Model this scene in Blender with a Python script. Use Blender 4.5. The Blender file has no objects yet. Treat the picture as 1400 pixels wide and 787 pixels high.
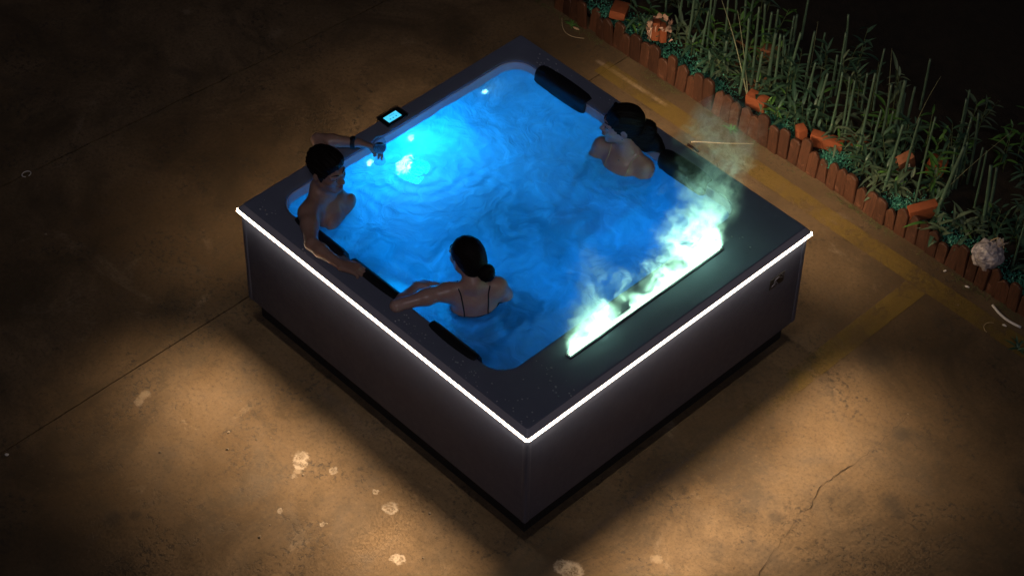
import bpy, bmesh, math, random
import numpy as np
from mathutils import Vector, Matrix, noise

random.seed(7)
rng = np.random.default_rng(7)
scene = bpy.context.scene
COL = scene.collection

# ------------------------------------------------------------------ camera
cam_d = bpy.data.cameras.new('camera')
cam = bpy.data.objects.new('camera', cam_d)
COL.objects.link(cam)
F = Vector((-0.49386594, 0.49395928, -0.71561208))
R = Vector((0.69482791, 0.71898067, 0.01676234))
U = Vector((-0.52279117, 0.4889489, 0.69829676))
M = Matrix((R, U, -F)).transposed().to_4x4()
M.translation = Vector((6.1501, -6.2274, 9.2735))
cam.matrix_world = M
cam_d.sensor_width = 36.0
cam_d.lens = 36.0 * 3154.31 / 1400.0
cam_d.clip_start = 0.1
cam_d.clip_end = 400
scene.camera = cam

# ------------------------------------------------------------------ world, moon, exposure
SUN_EL, SUN_AZ = math.radians(48), math.radians(132)
w = bpy.data.worlds.new('World')
scene.world = w
w.use_nodes = True
wn = w.node_tree.nodes
sky = wn.new('ShaderNodeTexSky')
sky.sky_type = 'NISHITA'
sky.sun_disc = False
sky.sun_elevation = math.radians(-4.0)
sky.sun_rotation = SUN_AZ
bg = wn['Background']
bg.inputs['Strength'].default_value = 0.05
w.node_tree.links.new(sky.outputs[0], bg.inputs[0])

sun_d = bpy.data.lights.new('moon', 'SUN')
sun_d.energy = 0.24
sun_d.angle = math.radians(12)
sun_d.color = (.94, 0.86, .98)
sun = bpy.data.objects.new('moon', sun_d)
COL.objects.link(sun)
sd = Vector((math.sin(SUN_AZ) * math.cos(SUN_EL), math.cos(SUN_AZ) * math.cos(SUN_EL), math.sin(SUN_EL)))
sun.rotation_euler = sd.to_track_quat('Z', 'Y').to_euler()

vs = scene.view_settings
vs.view_transform = 'Standard'
vs.look = 'None'
vs.exposure = 0.0
vs.gamma = 1.0
vs.use_curve_mapping = False

cy = scene.cycles
cy.use_denoising = True
cy.denoiser = 'OPENIMAGEDENOISE'
cy.max_bounces = 8
cy.diffuse_bounces = 3
cy.glossy_bounces = 3
cy.transmission_bounces = 6
cy.transparent_max_bounces = 12
cy.volume_bounces = 1
cy.caustics_reflective = False
cy.caustics_refractive = False
cy.sample_clamp_indirect = 3.0
cy.volume_step_rate = 1.0
cy.volume_max_steps = 512

# ------------------------------------------------------------------ material helpers
class NT:
    def __init__(s, name):
        s.m = bpy.data.materials.new(name)
        s.m.use_nodes = True
        s.t = s.m.node_tree
        s.n = s.t.nodes
        s.l = s.t.links
        s.b = s.n['Principled BSDF']
        s.out = s.n['Material Output']
        s._tc = None

    def node(s, typ, **kw):
        nd = s.n.new(typ)
        for k, v in kw.items():
            if k in nd.inputs.keys() and not hasattr(type(nd), k):
                s.put(nd.inputs[k], v)
            else:
                setattr(nd, k, v)
        return nd

    def put(s, sock, v):
        if isinstance(v, bpy.types.NodeSocket):
            s.l.new(v, sock)
        elif isinstance(v, (tuple, list)) and len(v) == 3 and sock.type == 'RGBA':
            sock.default_value = (*v, 1)
        else:
            sock.default_value = v

    def pos(s):
        if s._tc is None:
            s._tc = s.n.new('ShaderNodeTexCoord')
        return s._tc.outputs['Object']

    def geo(s):
        return s.n.new('ShaderNodeNewGeometry').outputs['Position']

    def noise(s, vec, scale, detail=4, rough=0.55, dist=0.0, color=False):
        nd = s.n.new('ShaderNodeTexNoise')
        s.put(nd.inputs['Vector'], vec)
        nd.inputs['Scale'].default_value = scale
        nd.inputs['Detail'].default_value = detail
        nd.inputs['Roughness'].default_value = rough
        nd.inputs['Distortion'].default_value = dist
        return nd.outputs['Color' if color else 'Fac']

    def ramp(s, fac, lo, hi, a=0.0, b=1.0, smooth=True):
        nd = s.n.new('ShaderNodeMapRange')
        nd.interpolation_type = 'SMOOTHSTEP' if smooth else 'LINEAR'
        s.put(nd.inputs[0], fac)
        for i, v in enumerate((lo, hi, a, b)):
            s.put(nd.inputs[i + 1], v)
        return nd.outputs[0]

    def math(s, op, a, b=0.0, c=None):
        nd = s.n.new('ShaderNodeMath')
        nd.operation = op
        s.put(nd.inputs[0], a)
        s.put(nd.inputs[1], b)
        if c is not None:
            s.put(nd.inputs[2], c)
        return nd.outputs[0]

    def vmath(s, op, a, b):
        nd = s.n.new('ShaderNodeVectorMath')
        nd.operation = op
        s.put(nd.inputs[0], a)
        s.put(nd.inputs[1], b)
        return nd.outputs[1] if op in ('LENGTH', 'DISTANCE', 'DOT_PRODUCT') else nd.outputs[0]

    def sep(s, v):
        nd = s.n.new('ShaderNodeSeparateXYZ')
        s.put(nd.inputs[0], v)
        return nd.outputs

    def comb(s, x, y, z):
        nd = s.n.new('ShaderNodeCombineXYZ')
        for i, v in enumerate((x, y, z)):
            s.put(nd.inputs[i], v)
        return nd.outputs[0]

    def mix(s, fac, a, b, mode='MIX'):
        nd = s.n.new('ShaderNodeMix')
        nd.data_type = 'RGBA'
        nd.blend_type = mode
        s.put(nd.inputs[0], fac)
        s.put(nd.inputs[6], a)
        s.put(nd.inputs[7], b)
        return nd.outputs[2]

    def bump(s, h, strength=0.3, dist=0.01):
        nd = s.n.new('ShaderNodeBump')
        s.put(nd.inputs['Height'], h)
        nd.inputs['Strength'].default_value = strength
        nd.inputs['Distance'].default_value = dist
        s.l.new(nd.outputs[0], s.b.inputs['Normal'])
        return nd.outputs[0]

    def set(s, **kw):
        for k, v in kw.items():
            s.put(s.b.inputs[k.replace('_', ' ')], v)
        return s

    def rand(s):
        return s.n.new('ShaderNodeObjectInfo').outputs['Random']


def simple(name, col, rough=0.6, metal=0.0, var=0.25, scale=20, bump=0.0, emit=None, es=0.0, rnd=0.0):
    t = NT(name)
    n = t.noise(t.pos(), scale)
    dark = tuple(c * (1 - var) for c in col)
    lite = tuple(min(1, c * (1 + var)) for c in col)
    c = t.mix(n, dark, lite)
    if rnd:
        c = t.mix(1.0, c, t.mix(t.rand(), (1 - rnd,) * 3, (1 + rnd * .6, 1 + rnd * .5, 1 + rnd * .3)), 'MULTIPLY')
    t.set(Base_Color=c, Roughness=rough, Metallic=metal)
    if bump:
        t.bump(t.noise(t.pos(), scale * 4), bump, 0.004)
    if emit:
        t.set(Emission_Color=emit, Emission_Strength=es)
    return t.m

# ------------------------------------------------------------------ object helpers
def link(name, me, mat, parent=None, smooth=False, autosmooth=None):
    o = bpy.data.objects.new(name, me)
    COL.objects.link(o)
    if mat is not None and not me.materials:
        for m in (mat if isinstance(mat, (list, tuple)) else [mat]):
            me.materials.append(m)
    if smooth:
        me.polygons.foreach_set('use_smooth', [True] * len(me.polygons))
    if autosmooth:
        me.polygons.foreach_set('use_smooth', [True] * len(me.polygons))
        me.set_sharp_from_angle(angle=math.radians(autosmooth))
    if parent is not None:
        o.parent = parent
    return o

def tag(o, label=None, cat=None, group=None, kind=None):
    if label: o['label'] = label
    if cat: o['category'] = cat
    if group: o['group'] = group
    if kind: o['kind'] = kind
    return o

def thing(name, label, cat, loc=(0, 0, 0), rz=0.0, group=None):
    o = bpy.data.objects.new(name, None)
    COL.objects.link(o)
    o.location = loc
    o.rotation_euler = (0, 0, rz)
    o.empty_display_size = 0.1
    return tag(o, label, cat, group)

def pydata(name, v, f):
    me = bpy.data.meshes.new(name)
    me.from_pydata([tuple(p) for p in v], [], f)
    me.update()
    return me

def bm_mesh(name, bm):
    me = bpy.data.meshes.new(name)
    bm.normal_update()
    bm.to_mesh(me)
    bm.free()
    return me

def bm_box(bm, c, s, rot=None, bevel=0.0, seg=2):
    mt = Matrix.Translation(c)
    if rot is not None: mt = mt @ rot.to_4x4()
    mt = mt @ Matrix.Diagonal((*s, 1))
    vs_ = bmesh.ops.create_cube(bm, size=1.0, matrix=mt)['verts']
    if bevel:
        es = list({e for v in vs_ for e in v.link_edges})
        bmesh.ops.bevel(bm, geom=es, offset=bevel, segments=seg, affect='EDGES', profile=0.6)

def box_mesh(name, c, s, bevel=0.0, seg=2):
    bm = bmesh.new()
    bm_box(bm, c, s, bevel=bevel, seg=seg)
    return bm_mesh(name, bm)

def loft(loops, close_first=False, close_last=False, closed=True):
    v, f = [], []
    n = len(loops[0])
    for lp in loops: v.extend(lp)
    for i in range(len(loops) - 1):
        for j in range(n if closed else n - 1):
            a = i * n + j; b = i * n + (j + 1) % n
            f.append((a, b, b + n, a + n))
    if close_first: f.append(tuple(range(n))[::-1])
    if close_last: f.append(tuple(range((len(loops) - 1) * n, len(loops) * n)))
    return v, f

def tube_mesh(name, pts, radii, n=8, cap=True):
    pts = [Vector(p) for p in pts]
    if not isinstance(radii, (list, tuple)): radii = [radii] * len(pts)
    loops = []
    ref = Vector((0, 0, 1))
    t0 = (pts[1] - pts[0]).normalized()
    if abs(t0.dot(ref)) > 0.9: ref = Vector((1, 0, 0))
    nrm = t0.cross(ref).normalized()
    for i, p in enumerate(pts):
        t = (pts[min(i + 1, len(pts) - 1)] - pts[max(i - 1, 0)]).normalized()
        nrm = (nrm - t * nrm.dot(t)).normalized()
        bi = t.cross(nrm)
        loops.append([p + (nrm * math.cos(2 * math.pi * k / n) + bi * math.sin(2 * math.pi * k / n)) * radii[i] for k in range(n)])
    v, f = loft(loops, cap, cap)
    return pydata(name, v, f)

def rrect(x0, x1, y0, y1, r, z, seg=10, side=14):
    """rounded rectangle as a loop of points (counter-clockwise)"""
    pts = []
    cs = [((x1 - r, y1 - r), 0), ((x0 + r, y1 - r), 90), ((x0 + r, y0 + r), 180), ((x1 - r, y0 + r), 270)]
    arcs = []
    for (cx, cyy), a0 in cs:
        arcs.append([Vector((cx + r * math.cos(math.radians(a0 + 90 * k / seg)), cyy + r * math.sin(math.radians(a0 + 90 * k / seg)), z)) for k in range(seg + 1)])
    for i, a in enumerate(arcs):
        pts += a
        b = arcs[(i + 1) % 4][0]
        for k in range(1, side):
            pts.append(a[-1].lerp(b, k / side))
    return pts

# ------------------------------------------------------------------ materials: ground
def ground_material():
    t = NT('concrete')
    P = t.geo()
    big = t.noise(P, 0.8, 5, 0.6, 0.4)
    med = t.noise(P, 3.2, 8, 0.68, 0.6)
    fine = t.noise(P, 46, 8, 0.8)
    c = t.mix(t.ramp(big, .3, .7), (.085, .053, .023), (.175, .118, .063))
    c = t.mix(t.ramp(med, .52, .74), c, (.085, .060, .036))
    c = t.mix(t.ramp(t.noise(P, 1.7, 7, .7, 1.2), .60, .72, 0, .5), c, (.26, .20, .135))
    c = t.mix(t.ramp(t.noise(P, 1.15, 7, .68, .8), .44, .66, 0, .8), c, (.052, .034, .016))
    c = t.mix(t.ramp(t.noise(t.vmath('ADD', P, (7, 3, 0)), 2.6, 6, .72, .5), .50, .68, 0, .6), c, (.060, .042, .022))
    # gritty eroded patches
    gritm = t.math('MULTIPLY', t.ramp(t.noise(P, 2.3, 3, .6, .8), .5, .62), t.ramp(t.noise(P, 30, 4, .75), .50, .62))
    c = t.mix(t.math('MULTIPLY', gritm, .9), c, (.045, .033, .021))
    c = t.mix(t.ramp(fine, .48, .66, 0, .75), c, (.050, .035, .020))
    c = t.mix(t.ramp(fine, .44, .30, 0, .35), c, (.26, .19, .115))
    c = t.mix(t.ramp(t.noise(P, 150, 3, .7), .60, .70, 0, .7), c, (.035, .026, .016))
    # rusty / dirty speckles
    vor = t.node('ShaderNodeTexVoronoi')
    t.put(vor.inputs['Vector'], P); vor.inputs['Scale'].default_value = 13
    sp = t.ramp(vor.outputs['Distance'], .05, .13, 1, 0)
    sp = t.math('MULTIPLY', sp, t.ramp(t.noise(P, 5.0, 2), .56, .66))
    c = t.mix(t.math('MULTIPLY', sp, .7), c, (.03, .023, .014))
    xyz = t.sep(P)
    wob = t.vmath('SUBTRACT', t.noise(P, 26, 6, .75, 0, True), (.5, .5, .5))
    wn_ = t.node('ShaderNodeVectorMath', operation='MULTIPLY'); t.put(wn_.inputs[0], wob); wn_.inputs[1].default_value = (.075, .075, 0)
    Pw = t.vmath('ADD', P, wn_.outputs[0])
    # dark oil stains with their own outlines
    for (x, y, r) in ((2.20, .53, .065), (2.28, .50, .05), (1.86, .02, .045), (-.46, -2.45, .06), (-.40, -2.36, .04), (2.62, 1.1, .035), (1.5, 1.25, .1), (1.95, .93, .05)):
        d = t.vmath('DISTANCE', Pw, (x, y, 0))
        c = t.mix(t.ramp(d, r * .3, r * 1.3, .6, 0), c, (.034, .026, .018))
    # dried white splashes: pale ring with a mottled middle
    mott = t.ramp(t.noise(P, 90, 4, .7), .42, .6, .1, .8)
    h_extra = None
    for (x, y, r) in ((-.115, -1.495, .036), (-.075, -1.52, .03), (.072, -1.425, .022), (.455, -1.38, .037), (.735, -1.56, .030), (.712, -1.575, .022), (1.38, -.985, .05), (1.33, -1.0, .04), (.3, -1.7, .014), (.33, -1.36, .016), (.08, -1.80, .012)):
        d = t.vmath('DISTANCE', Pw, (x, y, 0))
        fill = t.ramp(d, r * .5, r * 1.15, .7, 0)
        ring = t.math('MULTIPLY', t.math('MULTIPLY', t.ramp(d, r * .4, r * .85), t.ramp(d, r * .9, r * 1.3, .8, 0)), t.ramp(t.noise(P, 17, 3), .35, .6, .25, 1))
        fac = t.math('MAXIMUM', t.math('MULTIPLY', fill, mott), ring)
        c = t.mix(t.math('MULTIPLY', fac, .75), c, (.50, .43, .34))
    # a chalky smear beside the first splash, and one by the left joint
    for (x, y, r) in ((-.055, -1.565, .018), (-.045, -1.60, .015), (-1.02, -1.82, .03), (-1.0, -1.87, .025), (1.62, -.62, .03), (1.75, -.75, .035)):
        d = t.vmath('DISTANCE', Pw, (x, y, 0))
        c = t.mix(t.ramp(d, r * .5, r * 1.4, .45, 0), c, (.34, .27, .19))
    # chalk streak behind the tub
    yl = t.math('ADD', t.math('MULTIPLY', xyz[0], .0148), 1.9515)
    st = t.ramp(t.math('ABSOLUTE', t.math('SUBTRACT', xyz[1], yl)), .006, .022, 1, 0)
    st = t.math('MULTIPLY', st, t.math('MULTIPLY', t.ramp(xyz[0], -1.33, -1.28), t.ramp(xyz[0], -.74, -.70, 1, 0)))
    c = t.mix(t.math('MULTIPLY', st, t.ramp(t.noise(P, 9), .3, .6, .3, .75)), c, (.36, .27, .18))
    # broom ribs in the lower right corner of the yard
    wv = t.node('ShaderNodeTexWave', bands_direction='X')
    t.put(wv.inputs['Vector'], P)
    wv.inputs['Scale'].default_value = 9.2
    wv.inputs['Distortion'].default_value = .5
    wv.inputs['Detail'].default_value = 2
    wv.inputs['Detail Scale'].default_value = 1.5
    msk = t.math('MULTIPLY', t.ramp(xyz[0], 1.6, 2.05), t.ramp(xyz[1], 1.3, .7))
    msk = t.math('MULTIPLY', msk, t.ramp(t.noise(P, 1.9, 3), .36, .56, .15, 1))
    rib = t.math('MULTIPLY', wv.outputs['Fac'], msk)
    c = t.mix(t.math('MULTIPLY', rib, .18), c, (.05, .037, .024))
    h = t.math('ADD', t.math('MULTIPLY', fine, .35), t.math('MULTIPLY', rib, -.16))
    h = t.math('SUBTRACT', h, t.math('MULTIPLY', gritm, .9))
    h = t.math('ADD', h, t.math('MULTIPLY', med, .8))
    t.set(Base_Color=c, Roughness=t.ramp(med, .3, .7, .92, .72))
    t.bump(h, .4, .006)
    return t.m

M_GROUND = ground_material()
M_JOINT = simple('joint_dirt', (.03, .022, .014), .95, var=.4, scale=30, bump=.5)
M_SOIL = simple('soil', (.014, .010, .006), .95, var=.6, scale=18, bump=1.0)
M_CRACK = simple('crack_dirt', (.028, .02, .013), .95, var=.3)

def yellow_paint():
    t = NT('worn_yellow_paint')
    P = t.geo()
    c = t.mix(t.noise(P, 12, 5), (.20, .13, .02), (.31, .21, .035))
    t.set(Base_Color=c, Roughness=.75)
    wear = t.math('ADD', t.math('MULTIPLY', t.noise(P, 3.5, 6, .7, .6), .6), t.math('MULTIPLY', t.noise(P, 45, 4, .7), .4))
    xyz = t.sep(P)
    lo = t.ramp(xyz[1], .2, 1.3, .53, .38)
    a = t.ramp(wear, lo, t.math('ADD', lo, .16), .04, .45)
    t.set(Alpha=a)
    return t.m
M_YELLOW = yellow_paint()

# ------------------------------------------------------------------ setting
def poly_slab(name, left, right, z0, mat):
    """slab of ground between two x(y) borders given as point rows with equal counts"""
    n = len(left)
    v = [(p[0], p[1], 0) for p in left] + [(p[0], p[1], 0) for p in right]
    f = [(i, n + i, n + i + 1, i + 1) for i in range(n - 1)]
    v += [(p[0], p[1], z0) for p in left] + [(p[0], p[1], z0) for p in right]
    for i in range(n - 1):
        f.append((i, i + 1, 2 * n + i + 1, 2 * n + i))
        f.append((n + i + 1, n + i, 3 * n + i, 3 * n + i + 1))
    o = link(name, pydata(name, v, f), mat)
    return tag(o, kind='structure')

ys = sorted(set([-60, -30, -15, -8, -5] + list(np.round(np.arange(-3.6, 2.2, .045), 4)) + [2.2]))
jag = {y: (noise.noise((y * 7, 1, 0)) * .012 + noise.noise((y * 29, 3, 0)) * .007) for y in ys}
jag2 = {y: (noise.noise((y * 7, 9, 0)) * .003 + noise.noise((y * 31, 6, 0)) * .0025) for y in ys}
far = lambda y: -2.758 + .0882 * y
def jointw(y):
    return .0045 + max(0, noise.noise((y * 3.1, 4, 0))) * .012 + max(0, noise.noise((y * 17, 4, 2))) * .009
poly_slab('concrete_slab', [(-60, y) for y in ys], [(far(max(y, -4)) + jag[y] - jointw(y), y) for y in ys], -.1, M_GROUND)
poly_slab('concrete_slab', [(far(max(y, -4)) + jag[y] + jointw(y), y) for y in ys], [(-1.208 + jag2[y] - .002, y) for y in ys], -.1, M_GROUND)
poly_slab('concrete_slab', [(-1.208 + jag2[y] + .0065, y) for y in ys], [(60, y) for y in ys], -.1, M_GROUND)
tag(link('subsoil', pydata('subsoil', [(-60, -60, -.03), (60, -60, -.03), (60, 2.2, -.03), (-60, 2.2, -.03)], [(0, 1, 2, 3)]), M_JOINT), kind='structure')
tag(link('ground', pydata('ground', [(-200, -200, -.12), (200, -200, -.12), (200, 200, -.12), (-200, 200, -.12)], [(0, 1, 2, 3)]), M_SOIL), kind='structure')

# flower bed soil, uneven, raised behind the edging
nx, ny = 160, 70
v, f = [], []
for j in range(ny):
    yy = 2.135 + 9 * (j / (ny - 1)) ** 1.8
    for i in range(nx):
        xx = -6 + 14 * i / (nx - 1)
        v.append((xx, yy, .10 + .03 * noise.noise((xx * 2.5, yy * 2.5, 0)) + .015 * noise.noise((xx * 9, yy * 9, 3)) if j else .10))
for j in range(ny - 1):
    for i in range(nx - 1):
        a = j * nx + i
        f.append((a, a + 1, a + nx + 1, a + nx))
tag(link('flower_bed_soil', pydata('flower_bed_soil', v, f), M_SOIL, smooth=True), kind='structure')

def ribbon(name, pts, width, z, mat, kind='structure'):
    v, f = [], []
    for i, (x, y) in enumerate(pts):
        a = Vector(pts[max(0, i - 1)]); b = Vector(pts[min(len(pts) - 1, i + 1)])
        d = (b - a).normalized(); nrm = Vector((-d.y, d.x))
        wd = width(i) if callable(width) else width
        v += [(x + nrm.x * wd, y + nrm.y * wd, z), (x - nrm.x * wd, y - nrm.y * wd, z)]
    for i in range(len(pts) - 1):
        f.append((2 * i, 2 * i + 1, 2 * i + 3, 2 * i + 2))
    return tag(link(name, pydata(name, v, f), mat), kind=kind)

cr = [(1.885, 1.05), (1.889, 1.012), (1.91, .713), (1.899, .577), (1.878, .338), (1.931, .218), (1.946, .058), (2.012, -.214), (2.042, -.33), (2.06, -.45)]
pts = []
for i in range(len(cr) - 1):
    a, b = Vector(cr[i]), Vector(cr[i + 1])
    m = max(2, int((b - a).length / .025))
    for k in range(m):
        q = a.lerp(b, k / m)
        pts.append((q.x + noise.noise((q.y * 23, 0, 5)) * .016 + noise.noise((q.y * 61, 0, 5)) * .008, q.y))
ribbon('crack', pts, lambda i: (.0006 + .0012 * max(0, noise.noise((i * .33, 7, 0))) + (.001 if noise.noise((i * .06, 2, 0)) > 0 else 0)) * (.35 + .65 * (noise.noise((i * .21, 5, 0)) > -.15)), .003, M_CRACK)
# worn yellow lines on the yard
def sheet(name, x0, x1, y0, y1, z, mat):
    return tag(link(name, pydata(name, [(x0, y0, z), (x1, y0, z), (x1, y1, z), (x0, y1, z)], [(0, 1, 2, 3)]), mat), kind='structure')
sheet('yellow_line', 1.235, 1.375, -.1, 1.84, .004, M_YELLOW)
sheet('yellow_line', -1.25, 2.9, 1.845, 1.975, .004, M_YELLOW)

# ------------------------------------------------------------------ hot tub
A_, B_ = 1.1, 1.047
ZT = .86
WZ = .79                     # water level
OX0, OX1, OY0, OY1, OR = -.972, .747, -.882, .882, .13

def graphite(name, col, rough, bump=.04):
    t = NT(name)
    P = t.pos()
    n = t.noise(P, 6, 5)
    c = t.mix(n, tuple(x * .85 for x in col), tuple(x * 1.15 for x in col))
    t.set(Base_Color=c, Roughness=t.ramp(t.noise(P, 25, 5, .7), .3, .7, rough - .08, rough + .1))
    t.bump(t.noise(P, 160, 2), bump, .002)
    t.set(Specular_IOR_Level=.15)
    return t.m
M_RIM = graphite('rim_graphite', (.205, .228, .30), .45)
M_PANEL = graphite('panel_graphite', (.112, .124, .178), .6)
M_LIP = simple('lip_strip_glow', (.46, .45, .52), .5, var=.05)
M_PLINTH = simple('plinth_black', (.012, .012, .013), .8)
M_SHELL = simple('white_acrylic', (.72, .75, .80), .3, var=.04, scale=5)
M_PILLOW = simple('black_foam', (.012, .012, .015), .5, var=.2, scale=60, bump=.15)
M_CHROME = simple('chrome', (.75, .77, .78), .15, 1.0, var=.05)
M_DARK = simple('dark_plastic', (.012, .013, .016), .35)

M_STRIP = simple('led_strip', (.9, .9, .9), .5, emit=(1.0, .82, .62), es=15.0, var=.02)

tub = thing('hot_tub', 'square dark grey hot tub glowing blue with a white light line round its rim', 'hot tub', (0, 0, 0))
link('plinth', box_mesh('plinth', (0, 0, .0725), (2 * A_ - .12, 2 * B_ - .12, .145), .005), M_PLINTH, tub)

def panel_strip(side):
    """side panel with rounded vertical ends, light strip and lip of one side; side = (axis, sign)"""
    ax, sg = side
    half, off = (B_, A_) if ax == 'x' else (A_, B_)
    bm = bmesh.new()
    t = .03
    c = off - .016 - t / 2
    ln = 2 * half - .036
    bm_box(bm, (sg * c, 0, .47) if ax == 'x' else (0, sg * c, .47), (t, ln, .65) if ax == 'x' else (ln, t, .65), bevel=.006)
    link('side_panel', bm_mesh('side_panel', bm), M_PANEL, tub, autosmooth=40)
    # light strip: slim half-round bar standing 9 mm proud under the lip
    n = 7
    loops = []
    for e in (-1, 1):
        lp = []
        for k in range(n):
            a = -math.pi / 2 + math.pi * k / (n - 1)
            d = off - .010 + .019 * math.cos(a)
            z = .808 + .0050 * math.sin(a)
            u = e * (half - .004)
            lp.append((sg * d, u, z) if ax == 'x' else (u, sg * d, z))
        loops.append(lp)
    v, f = loft(loops, True, True)
    link('light_strip', pydata('light_strip', v, f), M_STRIP, tub, smooth=True)
for sd_ in (('y', -1), ('x', 1), ('y', 1), ('x', -1)):
    panel_strip(sd_)
# corner trims where two panels meet
for sx in (-1, 1):
    for sy in (-1, 1):
        link('corner_trim', box_mesh('corner_trim', (sx * (A_ - .031), sy * (B_ - .031), .47), (.036, .036, .655), .012, 3), M_PANEL, tub, autosmooth=50)

# rim: rounded outer edge, flat top, opening with a rounded inner edge
def outer_for(inner, hx, hy, z, rc=.012):
    """outer loop matched to the points of the opening"""
    seg, side = 10, 14
    out = []
    cs = [(1, 1), (-1, 1), (-1, -1), (1, -1)]
    per = seg + 1 + side - 1
    for i, p in enumerate(inner):
        c, k = divmod(i, per)
        sx, sy = cs[c]
        if k <= seg:
            th = math.radians(90 * c + 90 * k / seg)
            cxx, cyy = sx * (hx - rc), sy * (hy - rc)
            tt = k / seg
            # arms from the tangent to the corner, small rounding in the corner itself
            arc0 = inner[c * per]; arc1 = inner[c * per + seg]
            if c % 2 == 0:   # arc starts on an x side, ends on a y side
                s0 = Vector((sx * hx, arc0.y, z)); s1 = Vector((arc1.x, sy * hy, z))
            else:
                s0 = Vector((arc0.x, sy * hy, z)); s1 = Vector((sx * hx, arc1.y, z))
            def corner(aa):
                return Vector((cxx + rc * math.cos(aa), cyy + rc * math.sin(aa), z))
            a0 = math.radians(90 * c)
            if tt < .4: q = s0.lerp(corner(a0), tt / .4)
            elif tt > .6: q = corner(a0 + math.pi / 2).lerp(s1, (tt - .6) / .4)
            else: q = corner(a0 + math.pi / 2 * (tt - .4) / .2)
        else:
            if c % 2 == 0: q = Vector((p.x, sy * hy, z))
            else: q = Vector((sx * hx, p.y, z))
        out.append(q)
    return out

def opening(d, z):
    return rrect(OX0 + d, OX1 - d, OY0 + d, OY1 - d, max(.06, OR - d * .6), z)

inner = opening(0, ZT)
def om(z, d): return outer_for(inner, A_ - d, B_ - d, z)
loops = [om(.816, .03), om(.816, .002), om(.819, .0), om(.846, .020), om(.854, .0245), om(.8588, .029), om(ZT, .036),
         opening(-.018, ZT), opening(-.008, .8585), opening(-.002, .854), opening(0, .846), opening(0, .832)]
v, f = loft(loops)
rim_me = pydata('rim', v, f)
rim = link('rim', rim_me, [M_RIM, M_LIP], tub, autosmooth=35)
# the narrow outer face of the rim is coloured lighter, for the glow of the strip below
nl = len(inner)
for p in rim_me.polygons:
    if p.index // nl in (1, 2, 3):
        p.material_index = 1

# inner shell: walls, bench, foot well and floor
sl = [opening(-.003, .846), opening(.004, .842), opening(.012, .70), opening(.03, .50), opening(.07, .38), opening(.13, .345), opening(.38, .335), opening(.41, .31),
      opening(.45, .16), opening(.50, .12)]
v, f = loft(sl, close_last=True)
shell = link('inner_shell', pydata('inner_shell', v, f), M_SHELL, tub, autosmooth=50)

# headrest pillows, bent over the inner edge of the rim
def pillow(x0, x1, ys_, outd=.055, drop=.085, thick=.028):
    """ys_: sign of the side (+1 far rim, -1 near rim)"""
    y_in = OY1 if ys_ > 0 else -OY0
    prof = [(outd, .001), (outd - .004, .009), (outd - .018, .014), (.0, .015), (-.020, .006), (-.034, -.02), (-.040, -drop + .01), (-.034, -drop), (-.018, -drop), (-.007, -.035), (-.006, -.002), (.0, .001)]
    loops = []
    nseg = 14
    for i in range(nseg + 1):
        tt = i / nseg
        x = x0 + (x1 - x0) * tt
        e = min(tt, 1 - tt) * nseg
        sc = 1.0 if e > 1.5 else (.80 + .2 * math.sin(math.pi / 2 * min(1, e / 1.5)))
        bow = .010 * math.sin(math.pi * tt)
        lp = []
        for (d, z) in prof:
            dd = d * sc + (bow if d > .01 else 0)
            lp.append((x, ys_ * (y_in + dd), ZT + (z * sc)))
        loops.append(lp)
    v, f = loft(loops, True, True)
    me = pydata('headrest_pillow', v, f)
    bm = bmesh.new(); bm.from_mesh(me); bmesh.ops.recalc_face_normals(bm, faces=bm.faces); bm.to_mesh(me); bm.free()
    return link('headrest_pillow', me, M_PILLOW, tub, autosmooth=50)
for a, b, s_ in ((-.79, -.405, 1), (.165, .50, 1), (-.79, -.42, -1), (-.36, .015, -1), (.245, .578, -1)):
    pillow(a, b, s_, outd=.048 if s_ > 0 else .031)

# touch panel on the rim: tilted dark frame with a lit cyan screen and dim icons
def touch_panel():
    fr = box_mesh('control_panel', (-1.043, .008, ZT + .004), (.098, .150, .012), .004)
    p = link('control_panel', fr, M_DARK, tub, autosmooth=40)
    t = NT('lit_screen')
    P = t.pos()
    sp = t.sep(P)
    gl = t.noise(P, 40, 2)
    base = t.mix(gl, (.03, .55, .95), (.12, .72, 1.0))
    fac = None
    for k, (yy, rr) in enumerate(((-.018, .006), (.003, .006), (.025, .006))):
        d = t.vmath('DISTANCE', P, (-1.03, yy, ZT + .0112))
        g = t.ramp(d, rr * .6, rr, 1, 0)
        fac = g if fac is None else t.math('MAXIMUM', fac, g)
    d = t.math('MULTIPLY', t.ramp(t.math('ABSOLUTE', t.math('SUBTRACT', sp[0], -1.052)), .003, .004, 1, 0), t.ramp(t.math('ABSOLUTE', t.math('SUBTRACT', sp[1], .01)), .018, .02, 1, 0))
    fac = t.math('MAXIMUM', fac, t.math('MULTIPLY', d, .5))
    col = t.mix(fac, base, (.0, .22, .5))
    t.set(Base_Color=(.02, .02, .02), Emission_Color=col, Emission_Strength=1.1, Roughness=.2)
    link('screen', pydata('screen', [(-1.064, -.042, ZT + .0112), (-1.012, -.042, ZT + .0112), (-1.012, .05, ZT + .0112), (-1.064, .05, ZT + .0112)], [(0, 1, 2, 3)]), t.m, p)
    bm = bmesh.new()
    for (c, s) in (((-1.043, -.070, ZT + .011), (.09, .002, .002)), ((-1.043, .085, ZT + .011), (.09, .002, .002)), ((-1.094, .007, ZT + .011), (.002, .15, .002)), ((-.992, .007, ZT + .011), (.002, .15, .002))):
        bm_box(bm, c, s)
    link('frame_edge', bm_mesh('frame_edge', bm), M_CHROME, p)
touch_panel()

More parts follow.
